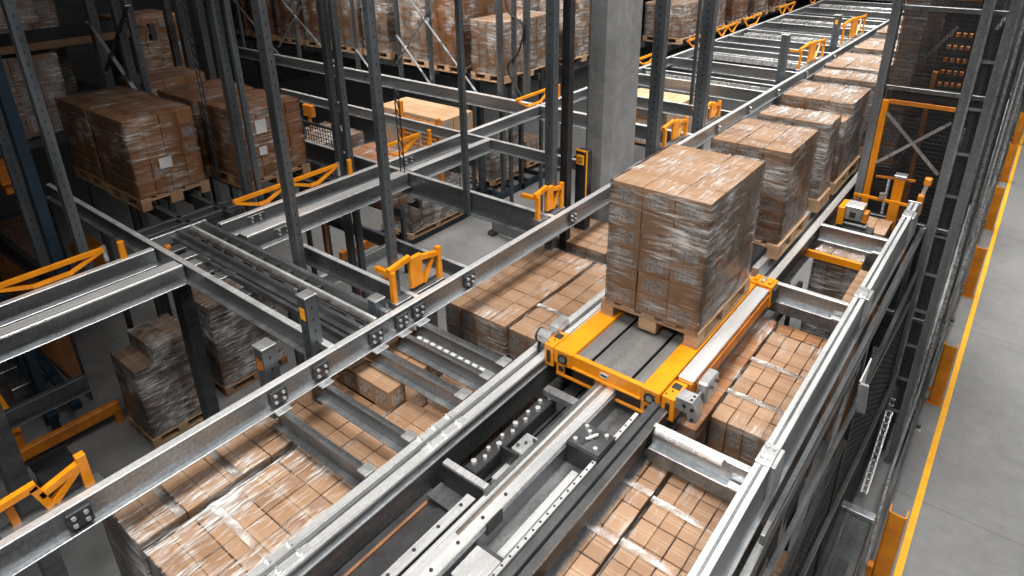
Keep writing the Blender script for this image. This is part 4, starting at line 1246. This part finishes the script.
single('orange_bar', B().box(-8.8, -8.7, 6.3, 7.3, 6.3, 6.45, .006).box(-8.77, -8.73, 6.4, 6.45, 6.45, 6.8), 'orangew', 'orange guard bar deep on the floor just left of the orange end stop', 'barrier')
t = thing('grey_slab_box', 'flat grey steel box on the floor behind the lower left orange end stop', 'box', (-8.42, 1.4, 6.8))
part(t, 'top', B().box(-8.78, -8.1, 1.2, 1.62, 6.28, 6.32, .006), 'dull')
part(t, 'body', B().box(-8.75, -8.13, 1.23, 1.59, 6.32, 6.8), 'dark')
t = thing('grey_column', 'broad grey steel column at the left edge behind the lower left end stop', 'column', (-6.7, .95, 6.8))
part(t, 'shaft', B().prism([(-6.85, .72), (-6.55, .72), (-6.55, .88), (-6.85, .88)], 'z', 6.79, 3.25), 'dull')
part(t, 'base', B().box(-6.9, -6.5, .67, .93, 6.77, 6.8), 'dark')
# rack of the upper left corner
for (x, h_, m, lab) in ((-11.0, 1.6, 'woodd', 'brown shelf beam of the dim rack across the upper left corner'), (-11.0, 2.93, 'dark', 'dark lower shelf beam of the dim rack at upper left')):
    t = thing('shelf_beam', lab, 'beam', (x, 2, h_ + .1), 'shelf beams of the dim rack')
    part(t, 'beam', B().box(x - .03, x + .03, -1, 4.9, h_, h_ + .1, .004), m)
    part(t, 'shelf', B().box(x - (1.5 if h_ < 2 else 3.7), x - .03, -1, 4.9, h_ + .02, h_ + .06), 'dark')
    for y in (-.9, 2.0, 4.85):
        part(t, 'bracket', B().box(x - .05, x + .05, y - .04, y + .04, h_ - .05, h_ + .2), 'dark')
for i, (x, y) in enumerate(((-11.0, 1.9), (-11.0, 5.15), (-12.5, 5.15), (-12.5, 1.9))):
    upright(x, y, .1, .1, -.9, 6.8, ('front left', 'front right', 'rear right', 'rear left')[i] + ' upright of the dim shelf rack at upper left', 'dark', 'shelf_post', 'posts of the dim shelf rack')
# mesh guard panels low at far left
def mesh_panel(name, p0, p1, h0, h1, label, mat='orangew', nx=22, ny=16, w=.008, group='mesh guard panels', frame='dark'):
    """welded mesh in a frame between two plan points"""
    t = thing(name, label, 'mesh panel', ((p0[0] + p1[0]) / 2, (p0[1] + p1[1]) / 2, h1), group)
    b = B()
    for i in range(nx + 1):
        f = i / nx
        x, y = p0[0] + (p1[0] - p0[0]) * f, p0[1] + (p1[1] - p0[1]) * f
        b.bar((x, y, h0), (x, y, h1), w)
    for i in range(ny + 1):
        hh = h0 + (h1 - h0) * i / ny
        b.bar((p0[0], p0[1], hh), (p1[0], p1[1], hh), w)
    part(t, 'mesh', b, mat)
    b = B()
    for a, c in (((p0[0], p0[1], h0), (p1[0], p1[1], h0)), ((p0[0], p0[1], h1), (p1[0], p1[1], h1)), ((p0[0], p0[1], h0), (p0[0], p0[1], h1)), ((p1[0], p1[1], h0), (p1[0], p1[1], h1))):
        b.bar(a, c, .035)
    part(t, 'frame', b, frame)
    return t


mesh_panel('mesh_guard', (-12.4, 1.2), (-12.4, 3.2), 4.4, 6.8, 'dim orange mesh guard behind the blue uprights at left', 'orangew', 26, 30)
mesh_panel('mesh_guard', (-13.2, 2.4), (-10.2, 2.4), 4.6, 6.8, 'dim orange mesh guard under the left twin beam', 'orangew', 34, 30)
mesh_panel('mesh_guard', (-8.9, 5.9), (-7.9, 5.9), 3.0, 3.9, 'dark mesh guard beside the brown load with uprights', 'black', 16, 14)

# ================================================================== RIGHT RACK
frames_y = (8.4, 10.2, 12.1, 14.0, 15.9, 17.8, 21.5, 25.2)
ordn = ('first', 'second', 'third', 'fourth', 'fifth', 'sixth', 'seventh', 'eighth', 'ninth', 'tenth', 'eleventh')
for i, y in enumerate(frames_y):
    t = thing('storage_rack', '%s upright frame of the right rack counted from the front%s' % (ordn[i], ', against the mesh tower' if i == 0 else ''), 'rack frame', (-.42, y, 6.8), 'upright frames of the right rack')
    h0 = -.9
    for x in (-.545, -.325):
        x0, x1, y0, y1, k = x - .05, x + .05, y - .04, y + .04, .006
        b = B().prism([(x0, y1), (x0, y0), (x1, y0), (x1, y1), (x1 - .025, y1), (x1 - .025, y0 + k), (x0 + .025, y0 + k), (x0 + .025, y1)], 'z', 6.79, h0)
        part(t, 'post', b, ('postm', 'postm', 'dull', 'postm', 'dull', 'postm', 'dull', 'postm')[i])
        part(t, 'edge_highlight', B().box(x + .03, x + .052, y - .046, y - .038, h0, 6.7), 'galv')  # pale strip that paints a highlight along the post edge
        part(t, 'base_plate', B().box(x - .08, x + .08, y - .07, y + .07, 6.788, 6.8), 'dull')
    hh = h0 + .4
    k = 0
    while hh < 6.5:
        part(t, 'rung', B().bar((-.50, y, hh), (-.37, y, hh), .03), 'galv')
        hh += .5
        k += 1
# long rails of the right rack along the aisle
for (x0, x1, h0, h1, y0, y1, m, lab) in ((-.64, -.60, 3.40, 3.52, .5, 8.3, 'dull', 'dark rail tucked under the tall right beam'),
                                (-.225, -.19, 6.45, 6.75, .5, 26, 'dark', 'kerb rail along the foot of the right rack next to the floor line'),
                                (-.235, -.215, 5.4, 5.44, 6.4, 26, 'bright', 'slim outer handrail bar of the right rack fence')):
    t = thing('rack_rail', lab, 'rail', ((x0 + x1) / 2, (y0 + y1) / 2, h1), 'long rails of the right rack')
    part(t, 'rail', B().box(x0, x1, y0, y1, h0, h1, .004), m)
    part(t, 'lip', B().box(x0 - .004, x1 + .004, y0, y1, h0 - .008, h0 + .004, .002), 'dull')
    if h1 < 6:
        for y in (1.0, 3.45, 5.7, 7.7) if h1 < 4 else (6.5, 11, 16, 21, 25.9):
            part(t, 'leg', B().box(x0, x1, y - .03, y + .03, h1, 6.8), m)
for k, y in enumerate((9.2, 11.1, 13.0, 14.9, 16.8, 19.0, 22.0, 24.5)):
    t = thing('fence_rod', ('nearest', 'second', 'third', 'fourth', 'fifth', 'sixth', 'seventh', 'farthest')[k] + ' slim vertical rod on the outer face of the right rack', 'rod', (-.24, y, 6.8), 'outer rods of the right rack')
    part(t, 'rod', B().box(-.265, -.235, y - .02, y + .02, -.5, 6.79), ('bright', 'dull', 'galv')[k % 3])
    part(t, 'foot', B().box(-.29, -.21, y - .05, y + .05, 6.785, 6.8), 'dull')
# diagonals of the right rack, in the plane of the posts
dg = [((-.60, 8.3, 3.42), (-.60, 3.0, 3.25), 'dark', 'long dark brace from the mesh tower down beside the tall beam'),
      ((-.55, 8.3, 4.3), (-.55, 2.6, 3.5), 'dull', 'long pale slanting brace beside the tall beam, upper of two'),
      ((-.50, 8.3, 5.4), (-.50, 3.5, 4.5), 'dull', 'long pale slanting brace beside the tall beam, lower of two'),
      ((-.66, 3.5, 6.3), (-.62, 5.4, 3.6), 'dull', 'broad brace right of the tall beam near the bottom edge'),
      ((-.29, 8.5, 6.4), (-.29, 10.1, 3.6), 'galv', 'outer diagonal brace right of the mesh tower'),
      ((-.29, 12.0, 6.4), (-.29, 10.3, 3.4), 'bright', 'outer diagonal brace further up the right rack'),
      ((-.29, 12.2, 6.3), (-.29, 13.9, 3.0), 'galv', 'outer diagonal brace near the top right corner'),
      ((-.58, 8.5, 4.8), (-.58, 10.1, 2.6), 'dull', 'inner diagonal brace just behind the mesh tower')]
for a, c, m, lab in dg:
    t = thing('rack_brace', lab, 'brace', a if a[2] > c[2] else c, 'diagonal braces of the right rack')
    part(t, 'bar', B().bar(a, c, .045, .03, (1, 0, 0)), m)
    for p in (a, c):
        part(t, 'gusset', B().box(p[0] - .012, p[0] + .018, p[1] - .06, p[1] + .06, p[2] - .04, p[2] + .04, .004), 'dull')
t = thing('gusset_plate', 'pale folded gusset plate catching the light right of the tall beam', 'plate', (-.50, 5.0, 3.68))
part(t, 'plate', B().prism([(4.85, 3.35), (5.25, 3.35), (5.05, 3.75)], 'x', -.52, -.508), 'alu')
part(t, 'fold', B().prism([(4.85, 3.35), (4.88, 3.35), (5.07, 3.74), (5.05, 3.75)], 'x', -.52, -.45), 'motor')
# mesh infill between the rack posts and vertical cable tray
for i, (y0, y1, h0, lab) in enumerate(((2.2, 5.2, 4.2, 'dark wire mesh inside the right rack near the bottom edge'), (5.3, 8.2, 3.9, 'dark wire mesh inside the right rack, below the mesh tower'),
                                 (8.45, 10.15, 1.2, 'dark wire mesh inside the right rack, right of the mesh tower'), (10.25, 12.05, .6, 'dark wire mesh at the upper right of the rack'))):
    mesh_panel('rack_mesh', (-.56 if i < 2 else -.44, y0), (-.56 if i < 2 else -.44, y1), h0, 6.7, lab, 'black', 26, 40, .009, 'wire mesh panels of the right rack')
t = thing('cable_tray', 'pale ladder-like cable tray standing inside the right rack near the bottom', 'cable tray', (-.47, 7.7, 6.75))
for x in (-.50, -.44):
    part(t, 'side', B().bar((x, 7.5, 6.7), (x, 8.2, 5.9), .02), 'motor')
for k in range(16):
    f = k / 16
    part(t, 'rung', B().bar((-.50, 7.52 + .78 * f, 6.68 - 1.0 * f), (-.44, 7.52 + .78 * f, 6.68 - 1.0 * f), .016), 'alu')
t = thing('steel_cabinet', 'dark sheet steel cabinet in the right rack by the nearest orange guard', 'cabinet', (-.43, 5.4, 6.8))
part(t, 'panel', B().box(-.60, -.26, 4.2, 6.3, 5.9, 6.8, .006), 'dark')
part(t, 'top_channel', B().box(-.62, -.24, 6.22, 6.32, 5.84, 5.90, .004), 'galv')
part(t, 'rib', B().box(-.263, -.25, 4.2, 6.3, 6.2, 6.24), 'dull')
part(t, 'rib', B().box(-.50, -.47, 4.2, 6.3, 5.885, 5.9), 'dull')
part(t, 'hatch', B().box(-.42, -.32, 4.5, 5.6, 5.89, 5.9), 'black')
single('loose_carton', B().box(-.68, -.60, 3.55, 4.0, 4.40, 4.62, .01), 'box', 'small brown carton low in the rack at the bottom, right of the tall beam', 'carton')
single('carton_shelf', B().box(-.70, -.56, 3.3, 4.2, 4.62, 4.66).box(-.70, -.56, 4.15, 4.2, 4.66, 6.8).box(-.70, -.56, 3.3, 3.35, 4.66, 6.8), 'dark', 'narrow dark shelf under the small carton at the bottom right', 'shelf')

# mesh tower closing the right bay
t = thing('mesh_tower', 'mesh clad tower frame with an orange edge post at the upper right', 'tower', (-.95, 8.4, 6.8))
part(t, 'left_post', B().box(-1.405, -1.315, 8.35, 8.45, -.9, 6.8, .004), 'postm')
part(t, 'orange_post', B().box(-1.31, -1.24, 8.36, 8.42, 2.02, 6.8, .004), 'orange')
for h_ in (.985, 1.85, 3.4, 4.6):
    part(t, 'cross_rail', B().box(-1.31, -.37, 8.37, 8.42, h_, h_ + .05, .003), 'dull')
part(t, 'orange_rail', B().box(-1.24, -.60, 8.35, 8.37, 2.0, 2.05, .003), 'orangew')
part(t, 'dark_rail', B().box(-1.24, -.60, 8.39, 8.42, 1.9, 1.99), 'black')
for a, c in (((-1.24, 8.34, 2.15), (-.61, 8.34, 2.76)), ((-1.24, 8.36, 2.76), (-.61, 8.36, 2.17)), ((-1.15, 9.3, 1.75), (-.85, 9.3, 1.3))):
    part(t, 'cross_brace', B().bar(a, c, .035, .012, (0, 1, 0)), 'galv')
b = B()
for i in range(44):
    x = -1.31 + .93 * i / 43
    b.bar((x, 8.43, -.9), (x, 8.43, 6.5), .006)
for i in range(150):
    h_ = -.6 + .05 * i
    if h_ < 6.4:
        b.bar((-1.31, 8.43, h_), (-.38, 8.43, h_), .006)
part(t, 'mesh', b, 'dark')
b = B().box(-1.30, -1.25, 11.0, 11.1, .3, 6.8).box(-.62, -.55, 11.0, 11.1, .3, 6.8)
part(t, 'rear_post', b, 'dark')
part(t, 'shade_panel', B().box(-1.25, -.60, 11.05, 11.08, .3, 6.8), 'black')  # black sheets added to darken the inside of the tower
part(t, 'shade_side', B().box(-.62, -.60, 8.5, 11.05, .6, 6.8), 'black')
for k in range(5):
    for q in range(5):
        part(t, 'orange_step', B().box(-1.0 + .07 * q, -.96 + .07 * q, 10.2, 10.26, 1.5 + .16 * k, 1.55 + .16 * k, .003), 'orangew')
part(t, 'orange_lift_post', B().box(-1.02, -.97, 9.6, 9.68, 1.9, 6.8), 'orangew')
part(t, 'orange_top', B().box(-1.05, -.66, 9.0, 9.06, .9, .98, .003), 'orangew')
# load behind the tower mesh
load(-1.33, -1.12, 8.75, 10.4, 2.9, .75, (1, 6, 9), 'carton stack seen through the mesh on the left side of the tower', 'boxl', 'film', 'load inside the tower')
single('tower_lane_rail', B().box(-1.34, -1.1, 8.7, 10.5, 2.9, 3.05, .004).box(-1.3, -1.15, 8.8, 8.9, 3.05, 6.8).box(-1.3, -1.15, 10.3, 10.4, 3.05, 6.8), 'dark', 'dark lane rail under the carton stack inside the tower', 'rail')
# orange bollard and silver motor box before the tower
t = thing('orange_bollard', 'square orange post with grey cap in front of the mesh tower', 'post', (-.94, 8.2, 6.8))
part(t, 'post', B().box(-.99, -.885, 8.15, 8.25, 2.83, 6.8, .005), 'orange')
part(t, 'cap', B().box(-1.0, -.875, 8.14, 8.26, 2.79, 2.83, .005), 'motor')
t = thing('orange_guard_rail', 'thin orange guard rail in front of the mesh tower with a silver knob', 'rail', (-1.03, 8.08, 3.3))
part(t, 'tube', B().bar((-1.35, 8.06, 3.08), (-.70, 8.06, 3.08), .028), 'orange')
part(t, 'knob', B().cyl((-1.06, 8.03, 3.06), (-1.06, 8.03, 2.99), .03, 12), 'motor')
part(t, 'hinge', B().box(-.72, -.66, 8.03, 8.1, 2.93, 3.16, .006), 'orange')
part(t, 'arm', B().bar((-.70, 8.09, 3.02), (-.66, 8.11, 2.78), .04), 'motor')
part(t, 'arm_tip', B().box(-.70, -.63, 8.07, 8.15, 2.74, 2.82, .008), 'orange')
for x in (-1.33, -.72):
    part(t, 'leg', B().box(x - .015, x + .015, 8.05, 8.08, 3.09, 3.9), 'orangew')
part(t, 'rear_tube', B().bar((-1.2, 8.3, 2.9), (-.80, 8.3, 2.87), .024), 'orangew')
t = thing('motor_box', 'small silver-white motor box on an orange bracket at the right bay end', 'motor', (-1.2, 7.45, 3.3))
part(t, 'housing', B().box(-1.29, -1.12, 7.38, 7.55, 2.975, 3.13, .012), 'motor')
part(t, 'cover', B().box(-1.295, -1.115, 7.37, 7.56, 2.96, 2.985, .008), 'alu')
part(t, 'label_print', B().box(-1.24, -1.18, 7.372, 7.378, 3.03, 3.09), 'ink')
part(t, 'orange_bracket', B().box(-1.36, -1.29, 7.36, 7.62, 2.99, 3.2, .008), 'orange')
part(t, 'lower_drive', B().cyl((-1.33, 7.46, 3.2), (-1.06, 7.46, 3.2), .045, 14), 'dull')
part(t, 'side_lip', B().box(-1.115, -1.07, 7.40, 7.52, 3.02, 3.14, .006), 'orangew')
part(t, 'base', B().box(-1.38, -1.0, 7.42, 7.58, 3.235, 3.30, .005), 'dark')

# orange guard posts along the floor line
gl = ('nearest orange guard post beside the yellow line at the bottom', 'second orange guard post beside the yellow line', 'third orange guard post up the yellow line', 'fourth orange guard post up the yellow line',
      'fifth orange guard post up the yellow line', 'farthest orange guard post at the right edge')
for i, y in enumerate((6.4, 10.05, 13.8, 17.4, 21.0, 24.7)):
    t = thing('guard_post', gl[i], 'guard post', (-.05, y, 6.8), 'orange guard posts')
    x0, x1, h0 = -.145, .022, 5.77
    k = .012
    pts = [(x0, y + .09), (x0, y - .02), (x0 + .02, y - .04), (x1 - .02, y - .04), (x1, y - .02), (x1, y + .09), (x1 - k, y + .09), (x1 - k, y - .012), (x1 - .025, y - .027), (x0 + .025, y - .027), (x0 + k, y - .012), (x0 + k, y + .09)]
    part(t, 'shield', B().prism(pts, 'z', 6.79, h0), 'orange')
    part(t, 'base_plate', B().box(x0 - .02, x1 + .015, y - .06, y + .12, 6.788, 6.8), 'orangew')
    part(t, 'anchor', B().cyl((x0 - .06, y + .02, 6.6), (x0, y + .02, 6.6), .03, 10), 'orangew')
    part(t, 'anchor', B().box(x0 - .09, x0, y - .02, y + .05, 6.72, 6.79, .006), 'motor')
for i, (x, y, lab) in enumerate(((-.16, 9.3, 'bolted steel anchor foot on the floor between the two nearest guards'), (-.17, 12.6, 'steel anchor foot on the floor below the third guard'))):
    t = thing('anchor_foot', lab, 'anchor', (x, y, 6.8), 'anchor feet')
    part(t, 'plate', B().box(x - .06, x + .05, y - .05, y + .05, 6.785, 6.8, .003), 'motor')
    part(t, 'knob', B().cyl((x + .01, y, 6.785), (x + .01, y, 6.73), .03, 12), 'dull')
t = thing('cable_box', 'grey junction box with cable at the foot of the nearest guard post', 'box', (-.17, 5.9, 6.8))
part(t, 'box', B().box(-.22, -.12, 5.82, 5.96, 6.55, 6.79, .01), 'motor')
part(t, 'conduit', B().cyl((-.17, 6.0, 6.7), (-.17, 6.25, 6.62), .02, 10), 'dull')
part(t, 'orange_clip', B().box(-.20, -.14, 6.12, 6.2, 6.35, 6.6, .006), 'orangew')

# ================================================================== LIGHT
def area(x, y, z, sx, sy, e, col=(1, .96, .9), rot=(0, 0, 0), spread=math.pi):
    d = bpy.data.lights.new('hall_or_fill_lamp', 'AREA')
    d.shape = 'RECTANGLE'
    d.size, d.size_y = sx, sy
    d.energy = e
    d.color = col
    d.spread = spread
    o = bpy.data.objects.new('hall_or_fill_lamp', d)
    o.location = (x, y, z)
    o.rotation_euler = rot
    link(o)


R_ = math.radians
for y in (2, 8, 14, 21):
    area(-1.6, y, 13.5, 2.4, 5.0, 330 if y < 10 else 560, spread=1.5)
for y in (3, 11, 19):
    area(3.2, y, 13.0, 1.6, 5.0, 235, (1, .97, .94), (0, R_(32), 0), 1.9)
for y in (13, 21):
    area(-5.4, y, 13.5, 1.6, 5.0, 480, spread=1.5)
area(-1.6, -5.0, 12.5, 4.5, 1.6, 200, (1, .96, .9), (R_(36), 0, 0), 1.3)  # fill lamp added on the camera side to brighten the near faces
area(-9.5, 9.0, 14.0, 4.0, 1.5, 150, (1, .93, .84), (0, 0, 0), 1.1)
area(-9.5, 3.0, 12.5, 5.0, 1.5, 300, (1, .94, .87), (R_(42), 0, 0), 1.0)  # fill lamp added to brighten the fronts of the back row
W = bpy.data.worlds.new('hall_world')
SC.world = W
W.use_nodes = True
bg = W.node_tree.nodes['Background']
bg.inputs[0].default_value = (.55, .66, .78, 1)
bg.inputs[1].default_value = .008

# ================================================================== CAMERA
cd = bpy.data.cameras.new('camera')
cam = bpy.data.objects.new('camera', cd)
link(cam)
cd.sensor_width = 36
cd.lens = 36 * 669.93 / 1024
cd.shift_x = (512 - 511.906) / 1024
cd.shift_y = (199.175 - 288) / 1024
cd.clip_end = 200
cd.clip_start = .05
r = Vector((.78505527, .61928129, -.0133755))
d = Vector((.23600842, -.31901007, -.91789575))
f = Vector((-.57270258, .71744217, -.39659613))
cam.matrix_world = Matrix(((r.x, -d.x, -f.x, 0), (r.y, -d.y, -f.y, 0), (r.z, -d.z, -f.z, H), (0, 0, 0, 1)))
SC.camera = cam
SC.view_settings.view_transform = 'Standard'
SC.view_settings.look = 'None'
SC.view_settings.gamma = 1
SC.view_settings.exposure = -0.2
SC.view_settings.use_curve_mapping = False
